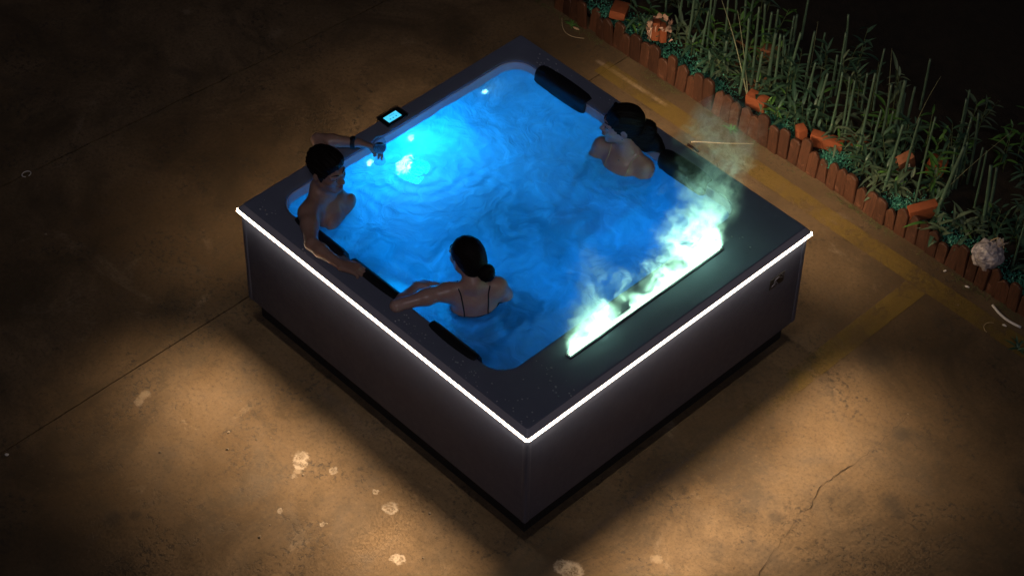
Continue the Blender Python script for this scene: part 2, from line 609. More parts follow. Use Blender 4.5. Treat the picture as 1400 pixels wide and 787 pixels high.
# water slot near the right-hand rim: chrome lips around a lit trough
SX, SY0, SY1 = .878, -.552, .575
link('slot_trough', box_mesh('slot_trough', (SX, (SY0 + SY1) / 2, ZT + .0015), (.040, SY1 - SY0, .005), .001), M_DARK, tub)
M_SLOT = simple('slot_light', (.9, .9, .9), .4, emit=(.70, 1.0, .82), es=5.0, var=.02)
for dx, ww in ((-.016, .006), (.016, .005)):
    link('slot_lip', box_mesh('slot_lip', (SX + dx, (SY0 + SY1) / 2, ZT + .007), (ww, SY1 - SY0 - .002, .012), .0015), M_CHROME, tub)
link('slot_lamp', box_mesh('slot_lamp', (SX - .002, (SY0 + SY1) / 2, ZT + .006), (.012, SY1 - SY0 - .03, .006), .001), M_SLOT, tub)
for yy in (SY0 + .004, SY1 - .004):
    link('slot_end_cap', box_mesh('slot_end_cap', (SX, yy, ZT + .007), (.036, .008, .0125), .001), M_CHROME, tub)

# round emblem on the right-hand panel: pale open ring, slanted bar and dots on a dark plate
def emblem():
    xp = A_ - .016
    pl = link('emblem', box_mesh('emblem', (xp + .001, .815, .606), (.004, .115, .075), .0015), M_DARK, tub)
    m = simple('emblem_silver', (.16, .155, .19), .4, .4)
    c = Vector((xp + .0045, .815, .606))
    pts = [c + Vector((0, .024 * math.cos(a), .024 * math.sin(a))) for a in np.linspace(math.radians(20), math.radians(290), 22)]
    link('emblem_ring', tube_mesh('emblem_ring', pts, .0028, 6), m, pl)
    link('emblem_bar', tube_mesh('emblem_bar', [c + Vector((0, -.045, -.018)), c + Vector((0, -.026, -.010)), c + Vector((0, -.006, .002))], [.002, .004, .003], 6), m, pl)
    for dy, dz in ((.034, .026), (.043, .018), (.036, .004)):
        bm = bmesh.new(); bmesh.ops.create_icosphere(bm, subdivisions=1, radius=.003, matrix=Matrix.Translation(c + Vector((0, dy, dz))))
        link('emblem_dot', bm_mesh('emblem_dot', bm), m, pl)
emblem()
link('red_label', box_mesh('red_label', (.256, 1.034, ZT + .0012), (.085, .016, .003), .0006), simple('red_plastic', (.32, .025, .015), .4), tub)

# jets, main underwater lamp and added fill lamps on the shell
def disc_bm(bm, c, nrm, r, h, n=20, r2=None):
    q = Vector(nrm).to_track_quat('Z', 'Y').to_matrix().to_4x4()
    bmesh.ops.create_cone(bm, cap_ends=True, segments=n, radius1=r, radius2=r2 if r2 else r * .9, depth=h, matrix=Matrix.Translation(c) @ q)
M_LENS = simple('lamp_lens', (.9, .9, .9), .4, emit=(.22, .80, 1.0), es=12.0, var=.02)
M_JETLED = simple('jet_led', (.9, .9, .9), .4, emit=(.3, .85, 1.0), es=6.0, var=.02)
M_JET = simple('jet_grey', (.05, .055, .065), .3)
def jet(c, nrm, r=.04):
    bm = bmesh.new(); disc_bm(bm, c, nrm, r, .014)
    j = link('jet', bm_mesh('jet', bm), M_JET, tub, autosmooth=40)
    bm = bmesh.new(); disc_bm(bm, Vector(c) + Vector(nrm) * .009, nrm, r * .45, .008)
    link('nozzle', bm_mesh('nozzle', bm), M_CHROME, j, autosmooth=40)
for c, nrm in (((-.72, .60, .345), (0, 0, 1)), ((.36, -.62, .345), (0, 0, 1)), ((.28, -.852, .52), (0, 1, 0)), ((.42, -.852, .52), (0, 1, 0)), ((-.62, .852, .52), (0, -1, 0)), ((-.5, .852, .52), (0, -1, 0)),
               ((.28, .852, .50), (0, -1, 0)), ((.42, .852, .50), (0, -1, 0)), ((.716, .3, .5), (-1, 0, 0)), ((.716, -.3, .5), (-1, 0, 0)), ((-.3, .72, .345), (0, 0, 1)), ((.5, .66, .345), (0, 0, 1))):
    jet(c, nrm)

def lamp(name, typ, loc, col, energy, parent=None, **kw):
    d = bpy.data.lights.new(name, typ)
    d.color = col
    d.energy = energy
    for k, v_ in kw.items(): setattr(d, k, v_)
    o = bpy.data.objects.new(name, d)
    COL.objects.link(o)
    o.location = loc
    if parent: o.parent = parent
    return o
BLUE = (.0, .27, 1.0)
UW = [((-.925, -.02, .50), (1, 0, 0), 21.0, .07, True), ((.712, .42, .42), (-1, 0, 0), 3.2, .045, False), ((-.20, -.845, .45), (0, 1, 0), 3.2, .045, False), ((.712, -.10, .42), (-1, 0, 0), 2.4, .045, False), ((-.62, -.845, .45), (0, 1, 0), 1.2, .045, False)]
for c, nrm, en, r, main in UW:
    bm = bmesh.new(); disc_bm(bm, c, nrm, r, .02)
    hs = link('underwater_lamp', bm_mesh('underwater_lamp', bm), M_CHROME, tub, autosmooth=40)
    bm = bmesh.new(); disc_bm(bm, Vector(c) + Vector(nrm) * .013, nrm, r * .85, .008)
    link('lens', bm_mesh('lens', bm), M_LENS if main else M_JET, hs, autosmooth=40)
    if main:
        lamp('underwater_light', 'POINT', Vector(c) + Vector(nrm) * .08, (.0, .33, 1.0), en * .9, hs, shadow_soft_size=.05)
    else:  # unseen fill behind dark lenses, added to spread blue through the water
        o = lamp('underwater_light', 'AREA', Vector(c) + Vector(nrm) * .03, BLUE, en, hs, shape='DISK', size=.16)
        o.rotation_euler = (-Vector(nrm)).to_track_quat('Z', 'Y').to_euler()
for (x, y, z) in ((-.945, .065, .70), (-.945, -.24, .70), (-.945, .63, .70)):
    bm = bmesh.new(); disc_bm(bm, (x - .01, y, z), (1, 0, 0), .018, .012)
    link('jet_light', bm_mesh('jet_light', bm), M_JETLED, tub, autosmooth=40)

# perimeter light: what the strips throw on the yard
WARM = (1.0, .70, .425)
def strip_light(ax, sg, energy, spread=58, tilt=53):
    half, off = (B_, A_) if ax == 'x' else (A_, B_)
    d = off + .016
    o = lamp('strip_glow', 'AREA', (sg * d, 0, .803) if ax == 'x' else (0, sg * d, .803), WARM, energy, tub)
    L = o.data
    L.shape = 'RECTANGLE'; L.size = 2 * half - .02; L.size_y = .012
    L.spread = math.radians(spread)
    down = math.radians(tilt)
    nrm = Vector((sg * math.cos(down), 0, -math.sin(down))) if ax == 'x' else Vector((0, sg * math.cos(down), -math.sin(down)))
    xax = Vector((0, 1, 0)) if ax == 'x' else Vector((1, 0, 0))
    zax = -nrm
    yax = zax.cross(xax)
    o.matrix_local = Matrix.Translation(o.location) @ Matrix((xax, yax, zax)).transposed().to_4x4()
strip_light('y', -1, 12.5)
strip_light('x', 1, 12.5, 58, 50)
strip_light('y', 1, 5.5, 66, 42)
strip_light('x', -1, 2.6)
for a_, s_, e_ in (('y', -1, .6), ('x', 1, .9), ('y', 1, 9.5), ('x', -1, .5)):
    strip_light(a_, s_, e_, 170, 8)

# light that the slot throws upward into the vapour
sl_ = lamp('slot_glow', 'AREA', (SX - .002, (SY0 + SY1) / 2, ZT + .016), (.45, 1.0, .66), 28.0, tub)
sl_.data.spread = math.radians(118); sl_.data.shape = 'RECTANGLE'; sl_.data.size = .014; sl_.data.size_y = SY1 - SY0 - .04
sl_.rotation_euler = (math.pi, 0, 0)

# ------------------------------------------------------------------ water
def water_material():
    t = NT('pool_water')
    P = t.geo()
    wob = t.noise(P, 3.0, 3, .5, 0, True)
    q = t.node('ShaderNodeVectorMath', operation='MULTIPLY_ADD')
    t.put(q.inputs[0], wob); q.inputs[1].default_value = (.5, .5, .0); t.put(q.inputs[2], P)
    Pw = q.outputs[0]
    swirl = t.noise(Pw, 3.4, 5, .52, .55)
    streak = t.noise(Pw, 8.0, 5, .58, .45)
    ripple = t.noise(Pw, 15.0, 4, .55, .35)
    foam = t.math('ADD', t.math('MULTIPLY', t.ramp(swirl, .35, .72), .55), t.math('MULTIPLY', t.ramp(streak, .48, .75), .35))
    bmp = t.node('ShaderNodeBump')
    t.put(bmp.inputs['Height'], t.math('ADD', ripple, t.math('MULTIPLY', streak, .8)))
    bmp.inputs['Strength'].default_value = .6
    bmp.inputs['Distance'].default_value = .018
    N = bmp.outputs[0]
    refr = t.node('ShaderNodeBsdfRefraction'); refr.inputs['IOR'].default_value = 1.33; refr.inputs['Roughness'].default_value = .03
    refr.inputs['Color'].default_value = (.80, .93, 1, 1)
    tl = t.node('ShaderNodeBsdfTranslucent')
    tl.inputs['Color'].default_value = (.80, .9, 1.0, 1)
    gl = t.node('ShaderNodeBsdfGlossy'); gl.inputs['Roughness'].default_value = .06
    gl.inputs['Color'].default_value = (1, 1, 1, 1)
    for nd in (refr, gl, tl): t.l.new(N, nd.inputs['Normal'])
    fr = t.node('ShaderNodeFresnel'); fr.inputs['IOR'].default_value = 1.33
    t.l.new(N, fr.inputs['Normal'])
    m1 = t.node('ShaderNodeMixShader')
    t.put(m1.inputs[0], t.ramp(foam, .05, .80, .42, .88, False)); t.l.new(refr.outputs[0], m1.inputs[1]); t.l.new(tl.outputs[0], m1.inputs[2])
    m2 = t.node('ShaderNodeMixShader')
    t.l.new(fr.outputs[0], m2.inputs[0]); t.l.new(m1.outputs[0], m2.inputs[1]); t.l.new(gl.outputs[0], m2.inputs[2])
    t.l.new(m2.outputs[0], t.out.inputs['Surface'])
    return t.m
NW = 150
v, f, idx = [], [], {}
wx0, wx1, wy0, wy1 = OX0 + .0065, OX1 - .0065, OY0 + .0065, OY1 - .0065
for j in range(NW + 1):
    for i in range(NW + 1):
        x = wx0 + (wx1 - wx0) * i / NW; y = wy0 + (wy1 - wy0) * j / NW
        # pull the corners in to the rounded opening
        r = OR - .006
        cx = min(max(x, wx0 + r), wx1 - r); cyy = min(max(y, wy0 + r), wy1 - r)
        dx, dy = x - cx, y - cyy
        if dx and dy:
            mx = max(abs(dx), abs(dy)); ln = math.hypot(dx, dy)
            x, y = cx + dx / ln * mx, cyy + dy / ln * mx
        z = WZ + .006 * noise.noise((x * 5, y * 5, 0)) + .005 * noise.noise((x * 11 + 2 * noise.noise((x * 3, y * 3, 5)), y * 11, 2)) + .0025 * noise.noise((x * 27, y * 27, 4))
        d = math.hypot(x + .70, y + .10)
        z += .006 * math.sin(d * 85) * math.exp(-d * 4.5)
        for (bx, by, br) in ((-.70, -.69, .14), (.255, -.60, .15), (.03, .70, .15)):
            d = math.hypot(x - bx, y - by) - br
            if 0 < d < .5: z += .0035 * math.sin(d * 95) * math.exp(-d * 9)
        v.append((x, y, z))
for j in range(NW):
    for i in range(NW):
        a = j * (NW + 1) + i
        f.append((a, a + 1, a + NW + 2, a + NW + 1))
tag(link('water', pydata('water', v, f), water_material(), smooth=True), kind='structure')

# splashed droplets on the rim: too many to count
def droplets():
    bm = bmesh.new()
    spots = [(.62, -.98, .10, 26), (.98, -.72, .09, 24), (.15, -.98, .06, 16), (-.55, -.99, .08, 10), (-.93, -.95, .06, 10), (.95, -.95, .08, 14), (-.75, .98, .07, 14), (-.3, .98, .06, 10), (.95, .7, .07, 5), (-1.03, -.5, .05, 8), (.3, -.985, .05, 10)]
    for (x, y, s, n) in spots:
        for _ in range(n):
            px, py = x + rng.normal() * s, y + rng.normal() * s * .5
            if (OX0 - .03 < px < OX1 + .03 and OY0 - .03 < py < OY1 + .03) or abs(px) > A_ - .02 or abs(py) > B_ - .02: continue
            r = rng.uniform(.0018, .005)
            bmesh.ops.create_icosphere(bm, subdivisions=1, radius=1, matrix=Matrix.Translation((px, py, ZT + .0005)) @ Matrix.Diagonal((r * rng.uniform(.8, 1.8), r * rng.uniform(.8, 1.4), r * .45, 1)))
    t = NT('droplet')
    t.set(Base_Color=(.75, .8, .85), Roughness=.12, IOR=1.33)
    t.set(Transmission_Weight=.25)
    tag(link('water_droplets', bm_mesh('water_droplets', bm), t.m, tub, smooth=True), kind='stuff')
droplets()
# ------------------------------------------------------------------ vapour over the slot
def steam():
    # hull that follows the plume along the slot: low in the middle, tall at the far end
    ysec = np.linspace(-.66, .98, 30)
    loops = []
    hts = lambda y: np.interp(y, [-.66, -.5, -.3, -.1, .1, .3, .5, .7, .9, .98], [.14, .36, .42, .36, .34, .48, .66, .78, .74, .60])
    for y in ysec:
        h = float(hts(y))
        lp = []
        x1 = 1.0 if y < .72 else .98
        for k in range(16):
            a = 2 * math.pi * k / 16
            xc = .865 - float(np.interp(y, [-.1, .5], [.66, .20])) * h * (1 + math.sin(a)) * .5
            wd = (.12 + .30 * h * max(0, math.sin(a)))
            lp.append((min(1.06, xc + wd * math.cos(a) * (1.15 if math.cos(a) < 0 else .8)), y, ZT + .009 + h * .5 * (1 + math.sin(a))))
        loops.append(lp)
    v, f = loft(loops, True, True)
    t = NT('vapour')
    t.n.remove(t.b)
    P = t.geo()
    s = t.sep(P)
    h = t.math('SUBTRACT', s[2], ZT)
    # flow coordinates: drift with height
    wv = t.noise(P, 4.5, 3, .55, 0, True)
    wq = t.node('ShaderNodeVectorMath', operation='MULTIPLY_ADD')
    t.put(wq.inputs[0], t.vmath('SUBTRACT', wv, (.5, .5, .5))); wq.inputs[1].default_value = (.30, .30, .22); t.put(wq.inputs[2], P)
    wv2 = t.noise(P, 15, 3, .55, 0, True)
    wq2 = t.node('ShaderNodeVectorMath', operation='MULTIPLY_ADD')
    t.put(wq2.inputs[0], t.vmath('SUBTRACT', wv2, (.5, .5, .5))); wq2.inputs[1].default_value = (.09, .09, .08); t.put(wq2.inputs[2], wq.outputs[0])
    Q = wq2.outputs[0]
    qs = t.sep(Q)
    qh = t.math('MAXIMUM', t.math('SUBTRACT', qs[2], ZT), 0)
    xc = t.math('SUBTRACT', SX, t.math('MULTIPLY', h, t.ramp(s[1], -.1, .4, .80, .20)))
    w_ = t.math('ADD', .020, t.math('MULTIPLY', h, .34))
    dx = t.math('DIVIDE', t.math('SUBTRACT', qs[0], xc), w_)
    prof = t.math('EXPONENT', t.math('MULTIPLY', t.math('MULTIPLY', dx, dx), -1.0))
    # scale height along the slot: two clouds
    yq = t.math('SUBTRACT', qs[1], t.math('MULTIPLY', h, .52))
    def gauss(c, wd):
        d = t.math('DIVIDE', t.math('SUBTRACT', yq, c), wd)
        return t.math('EXPONENT', t.math('MULTIPLY', t.math('MULTIPLY', d, d), -1.0))
    H = t.math('ADD', .018, t.math('ADD', t.math('MULTIPLY', gauss(-.36, .22), .085), t.math('MULTIPLY', gauss(.36, .22), .36)))
    fall = t.math('EXPONENT', t.math('MULTIPLY', t.math('DIVIDE', qh, H), -1.0))
    ends = t.math('MULTIPLY', t.math('MULTIPLY', t.ramp(yq, -.60, -.50), t.ramp(yq, .64, .50)), t.ramp(s[1], .97, .74))
    # filaments
    n1 = t.noise(Q, 15, 6, .66, 1.6)
    rid = t.math('SUBTRACT', 1.0, t.math('ABSOLUTE', t.math('MULTIPLY', t.math('SUBTRACT', n1, .5), 7.0)))
    rid = t.math('POWER', t.math('MAXIMUM', rid, 0.0), 1.5)
    n2 = t.ramp(t.noise(Q, 8.0, 5, .62, 1.0), .42, .66)
    body = t.math('MULTIPLY', t.math('ADD', t.math('MULTIPLY', rid, 1.5), .03), t.math('ADD', n2, .08))
    ends = t.math('MULTIPLY', ends, t.math('ADD', .22, t.math('ADD', gauss(-.34, .27), gauss(.36, .27))))
    fl = t.math('ADD', body, t.ramp(h, .0, .03, .16, 0))
    den = t.math('MULTIPLY', t.math('MULTIPLY', prof, fall), t.math('MULTIPLY', ends, fl))
    den = t.math('MULTIPLY', t.math('MAXIMUM', t.math('SUBTRACT', den, .014), 0), 17.0)
    vol = t.node('ShaderNodeVolumePrincipled')
    vol.inputs['Color'].default_value = (.96, .97, .97, 1)
    vol.inputs['Anisotropy'].default_value = .1
    t.put(vol.inputs['Density'], den)
    t.l.new(vol.outputs[0], t.out.inputs['Volume'])
    t.m.volume_intersection_method if False else None
    try:
        t.m.cycles.volume_step_rate = .07
    except Exception:
        pass
    me = pydata('vapour', v, f)
    bm = bmesh.new(); bm.from_mesh(me); bmesh.ops.recalc_face_normals(bm, faces=bm.faces); bm.to_mesh(me); bm.free()
    o = link('vapour', me, t.m)
    tag(o, 'white vapour billowing up from the lit slot in the right-hand rim', 'vapour', kind='stuff')
steam()

# ------------------------------------------------------------------ people: implicit surfaces meshed with surface nets
class SDF:
    def __init__(s, lo, hi, h):
        s.h = h
        s.lo = np.array(lo, np.float32)
        s.n = np.ceil((np.array(hi) - np.array(lo)) / h).astype(int) + 1
        s.f = np.full(tuple(s.n), .08, np.float32)
        s.ax = [np.arange(s.n[i], dtype=np.float32) * h + s.lo[i] for i in range(3)]

    def region(s, lo, hi):
        a = np.clip(np.floor((np.array(lo) - s.lo) / s.h).astype(int), 0, s.n - 1)
        b = np.clip(np.ceil((np.array(hi) - s.lo) / s.h).astype(int) + 1, 1, s.n)
        sl = tuple(slice(int(a[i]), int(max(b[i], a[i] + 1))) for i in range(3))
        X = s.ax[0][sl[0]][:, None, None]; Y = s.ax[1][sl[1]][None, :, None]; Z = s.ax[2][sl[2]][None, None, :]
        return sl, X, Y, Z

    def merge(s, sl, d, k, op):
        a = s.f[sl]
        if op == 'add':
            if k > 0:
                hh = np.maximum(k - np.abs(a - d), 0) / k
                s.f[sl] = np.minimum(a, d) - hh * hh * k * .25
            else:
                s.f[sl] = np.minimum(a, d)
        else:
            d = -d
            if k > 0:
                hh = np.maximum(k - np.abs(a - d), 0) / k
                s.f[sl] = np.maximum(a, d) + hh * hh * k * .25
            else:
                s.f[sl] = np.maximum(a, d)

    def cone(s, p, q, r1, r2, k=.02, op='add'):
        p = np.array(p, float); q = np.array(q, float)
        m = max(r1, r2) + k + .045
        sl, X, Y, Z = s.region(np.minimum(p, q) - m, np.maximum(p, q) + m)
        b = q - p
        bb = float(b @ b) + 1e-12
        tt = np.clip(((X - p[0]) * b[0] + (Y - p[1]) * b[1] + (Z - p[2]) * b[2]) / bb, 0, 1)
        d = np.sqrt((X - p[0] - tt * b[0]) ** 2 + (Y - p[1] - tt * b[1]) ** 2 + (Z - p[2] - tt * b[2]) ** 2) - (r1 + (r2 - r1) * tt)
        s.merge(sl, d.astype(np.float32), k, op)

    def ell(s, c, r, fr, k=.02, op='add'):
        c = np.array(c, float)
        m = max(r) + k + .045
        sl, X, Y, Z = s.region(c - m, c + m)
        dx, dy, dz = X - c[0], Y - c[1], Z - c[2]
        k0 = 0; k1 = 0
        for i in range(3):
            u = dx * fr[i][0] + dy * fr[i][1] + dz * fr[i][2]
            k0 = k0 + (u / r[i]) ** 2
            k1 = k1 + (u / r[i] ** 2) ** 2
        k0 = np.sqrt(k0); k1 = np.sqrt(k1) + 1e-9
        d = k0 * (k0 - 1) / k1
        s.merge(sl, d.astype(np.float32), k, op)

    def plane_cut(s, p, nrm, k=.01):
        """remove what lies on the side the normal points to"""
        X, Y, Z = s.ax[0][:, None, None], s.ax[1][None, :, None], s.ax[2][None, None, :]
        d = (X - p[0]) * nrm[0] + (Y - p[1]) * nrm[1] + (Z - p[2]) * nrm[2]
        a = s.f
        hh = np.maximum(k - np.abs(a - d), 0) / k
        s.f = (np.maximum(a, d) + hh * hh * k * .25).astype(np.float32)

    def sample(s, p):
        g = (np.array(p) - s.lo) / s.h
        i = np.clip(np.floor(g).astype(int), 0, s.n - 2)
        t = np.clip(g - i, 0, 1)
        c = s.f[i[0]:i[0] + 2, i[1]:i[1] + 2, i[2]:i[2] + 2]
        c = c[0] * (1 - t[0]) + c[1] * t[0]
        c = c[0] * (1 - t[1]) + c[1] * t[1]
        return float(c[0] * (1 - t[2]) + c[1] * t[2])

    def stick(s, p, off):
        """move a point onto the surface, off above it"""
        p = np.array(p, float)
        for _ in range(14):
            e = s.h
            g = np.array([s.sample(p + np.eye(3)[i] * e) - s.sample(p - np.eye(3)[i] * e) for i in range(3)])
            g /= np.linalg.norm(g) + 1e-9
            p = p - g * (s.sample(p) - off) * .8
        return Vector(p)

    def mesh(s, name):
        f = s.f
        ins = f < 0
        cnt = np.zeros(tuple(s.n - 1), np.int8)
        for a in (0, 1):
            for b in (0, 1):
                for c in (0, 1):
                    cnt += ins[a:a + s.n[0] - 1, b:b + s.n[1] - 1, c:c + s.n[2] - 1]
        cells = np.argwhere((cnt > 0) & (cnt < 8))
        acc = np.zeros((len(cells), 3)); num = np.zeros(len(cells))
        cor = [np.array(q) for q in ((0, 0, 0), (1, 0, 0), (0, 1, 0), (1, 1, 0), (0, 0, 1), (1, 0, 1), (0, 1, 1), (1, 1, 1))]
        edges = [(0, 1), (2, 3), (4, 5), (6, 7), (0, 2), (1, 3), (4, 6), (5, 7), (0, 4), (1, 5), (2, 6), (3, 7)]
        val = [f[tuple((cells + q).T)] for q in cor]
        for a, b in edges:
            va, vb = val[a], val[b]
            m = (va < 0) != (vb < 0)
            t = np.where(m, va / np.where(m, va - vb, 1), 0)
            pt = cor[a][None, :] + t[:, None] * (cor[b] - cor[a])[None, :]
            acc[m] += pt[m]; num[m] += 1
        V = (cells + acc / num[:, None]) * s.h + s.lo
        ids = np.full(tuple(s.n - 1), -1, np.int32)
        ids[tuple(cells.T)] = np.arange(len(cells))
        quads = []
        for ax in range(3):
            u, w_ = (ax + 1) % 3, (ax + 2) % 3
            sa = [slice(None)] * 3; sb = [slice(None)] * 3
            sa[ax] = slice(0, -1); sb[ax] = slice(1, None)
            A = ins[tuple(sa)]; Bm = ins[tuple(sb)]
            E = np.argwhere(A != Bm)
            E = E[(E[:, u] > 0) & (E[:, w_] > 0) & (E[:, u] < s.n[u] - 1) & (E[:, w_] < s.n[w_] - 1)]
            fl = A[tuple(E.T)]
            du = np.eye(3, dtype=int)[u]; dw = np.eye(3, dtype=int)[w_]
            q = np.stack([ids[tuple((E - du - dw).T)], ids[tuple((E - dw).T)], ids[tuple(E.T)], ids[tuple((E - du).T)]], 1)
            q[~fl] = q[~fl][:, ::-1]
            quads.append(q)
        Q = np.concatenate(quads)
        Q = Q[(Q >= 0).all(1)]
        me = bpy.data.meshes.new(name)
        me.vertices.add(len(V)); me.vertices.foreach_set('co', V.astype(np.float32).ravel())
        me.loops.add(len(Q) * 4); me.loops.foreach_set('vertex_index', Q.astype(np.int32).ravel())
        me.polygons.add(len(Q)); me.polygons.foreach_set('loop_start', np.arange(0, len(Q) * 4, 4, dtype=np.int32))
        me.update(calc_edges=True); me.validate()
        me.polygons.foreach_set('use_smooth', [True] * len(me.polygons))
        return me


def nv(a):
    a = np.array(a, float)
    return a / np.linalg.norm(a)

def frame(fwd, up):
    """rows: forward, left, up"""
    f_ = nv(fwd); u_ = np.array(up, float); u_ = nv(u_ - f_ * (u_ @ f_)); l_ = np.cross(u_, f_)
    return np.array([f_, l_, u_])

class Head:
    def __init__(s, C, fwd, up, sc=1.0):
        s.C = np.array(C, float); s.fr = frame(fwd, up); s.sc = sc
    def p(s, x, y, z): return s.C + (s.fr[0] * x + s.fr[1] * y + s.fr[2] * z) * s.sc

def add_head(S, H, female=False):
    k = H.sc
    e = lambda c, r, kk=.02, op='add': S.ell(H.p(*c), [q * k for q in r], H.fr, kk, op)
    c = lambda a, b, r1, r2, kk=.012, op='add': S.cone(H.p(*a), H.p(*b), r1 * k, r2 * k, kk, op)
    e((-.014, 0, .034), (.093, .073, .087), .0)
    e((.034, 0, -.022), (.054, .056 if female else .058, .084), .03)
    jw = .030 if female else .036
    for sgn in (-1, 1):
        c((.012, sgn * jw * 1.25, -.055), (.066, sgn * .012, -.092), .026, .017 if female else .021, .022)
        e((.056, sgn * .040, -.018), (.022, .020, .020), .02)
    for sgn in (-1, 1):
        e((.096, sgn * .030, .008), (.014, .017, .011), .012, 'sub')
    for sgn in (-1, 1):
        c((.071, sgn * .047, .024), (.087, sgn * .014, .028), .010, .011, .01)
    c((.086, 0, .018), (.108, 0, -.019), .008, .011, .008)
    for sgn in (-1, 1):
        e((.096, sgn * .011, -.022), (.011, .009, .008), .007)
    c((.086, -.018, -.0485), (.0935, 0, -.0455), .005, .0065, .004)
    c((.086, .018, -.0485), (.0935, 0, -.0455), .005, .0065, .004)
    c((.084, -.016, -.057), (.0915, 0, -.0585), .0055, .0075, .004)
    c((.084, .016, -.057), (.0915, 0, -.0585), .0055, .0075, .004)
    for sgn in (-1, 1):
        fr2 = frame(H.fr[0] * .93 - H.fr[2] * .2 - sgn * H.fr[1] * .35, H.fr[2])
        S.ell(H.p(-.008, sgn * .077, .0), [.018 * k, .007 * k, .031 * k], fr2, .006)
        S.ell(H.p(.000, sgn * .084, .004), [.009 * k, .006 * k, .016 * k], fr2, .004, 'sub')
    return H

def neck(S, H, base, r0, r1):
    S.cone(H.p(-.022, 0, -.045), base, r0, r1, .03)

def hand(S, wrist, fdir, back, thumb_side, curl=.5, sc=1.0, spread=.0, wr=.024, thumb_curl=.3):
    """palm, four unequal bent fingers and a thumb from the side of the palm"""
    w_ = np.array(wrist, float); f_ = nv(fdir); b_ = np.array(back, float); b_ = nv(b_ - f_ * (b_ @ f_))
    a_ = np.cross(b_, f_) * thumb_side        # towards the thumb
    K = []
    for i in range(4):
        off = (1.5 - i) * .0195 * sc
        kn = w_ + f_ * (.088 - .006 * abs(i - 1)) * sc + a_ * off
        S.cone(w_ + a_ * off * .55, kn, .0155 * sc, .0115 * sc, .014)
        K.append(kn)
    ln = [.074, .083, .077, .060]
    for i in range(4):
        p = K[i]; ang = 0.0
        d0 = nv(f_ + a_ * (1.5 - i) * spread)
        L = ln[i] * sc
        rr = [.0098, .0088, .0080, .0070]
        for seg, fr_ in enumerate((.46, .30, .24)):
            ang += curl * (.75, 1.0, .7)[seg] * (1 + .12 * (i - 1.5) * .8)
            d = d0 * math.cos(ang) - b_ * math.sin(ang)
            q = p + d * L * fr_
            S.cone(p, q, rr[seg] * sc, rr[seg + 1] * sc, .003 if seg else .006)
            p = q
    t0 = w_ + f_ * .022 * sc + a_ * .022 * sc
    t1 = t0 + nv(f_ * .62 + a_ * .72 - b_ * .30) * .042 * sc
    t2 = t1 + nv(f_ * (.85 - thumb_curl * .3) + a_ * (.35 - thumb_curl) - b_ * (.25 + thumb_curl)) * .032 * sc
    t3 = t2 + nv(f_ * (.9 - thumb_curl * .3) + a_ * (.05 - thumb_curl) - b_ * (.3 + thumb_curl)) * .024 * sc
    S.cone(t0, t1, .0145 * sc, .0115 * sc, .012)
    S.cone(t1, t2, .0110 * sc, .0098 * sc, .004)
    S.cone(t2, t3, .0098 * sc, .0078 * sc, .003)

def skin_material(name, c0, c1, lip):
    t = NT(name)
    P = t.pos()
    c = t.mix(t.ramp(t.noise(P, 9, 4), .3, .7), c0, c1)
    c = t.mix(t.ramp(t.noise(P, 120, 3), .4, .7, 0, .25), c, tuple(x * .75 for x in c0))
    t.set(Base_Color=c, Roughness=.34, Specular_IOR_Level=.5, Subsurface_Weight=.12, Subsurface_Scale=.01)
    t.put(t.b.inputs['Subsurface Radius'], (1.0, .35, .2))
    t.bump(t.noise(P, 220, 3), .12, .002)
    return t.m
M_SKIN_M = skin_material('skin_tan', (.44, .25, .18), (.54, .33, .25), 0)
M_SKIN_W = skin_material('skin_warm', (.60, .36, .29), (.68, .44, .36), 0)

def hair_material():
    t = NT('dark_hair')
    P = t.pos()
    n = t.noise(P, 40, 6, .7, 2.0)
    t.set(Base_Color=t.mix(n, (.006, .004, .004), (.020, .013, .010)), Roughness=.55, Specular_IOR_Level=.12)
    t.bump(t.noise(P, 150, 4, .7, 1.5), .5, .004)
    return t.m
M_HAIR = hair_material()
M_EYE = simple('eye_white', (.55, .53, .52), .15, var=.03)
M_IRIS = simple('iris_dark', (.015, .009, .006), .1)
M_LIPC = simple('lip_rose', (.34, .13, .12), .35, var=.1)

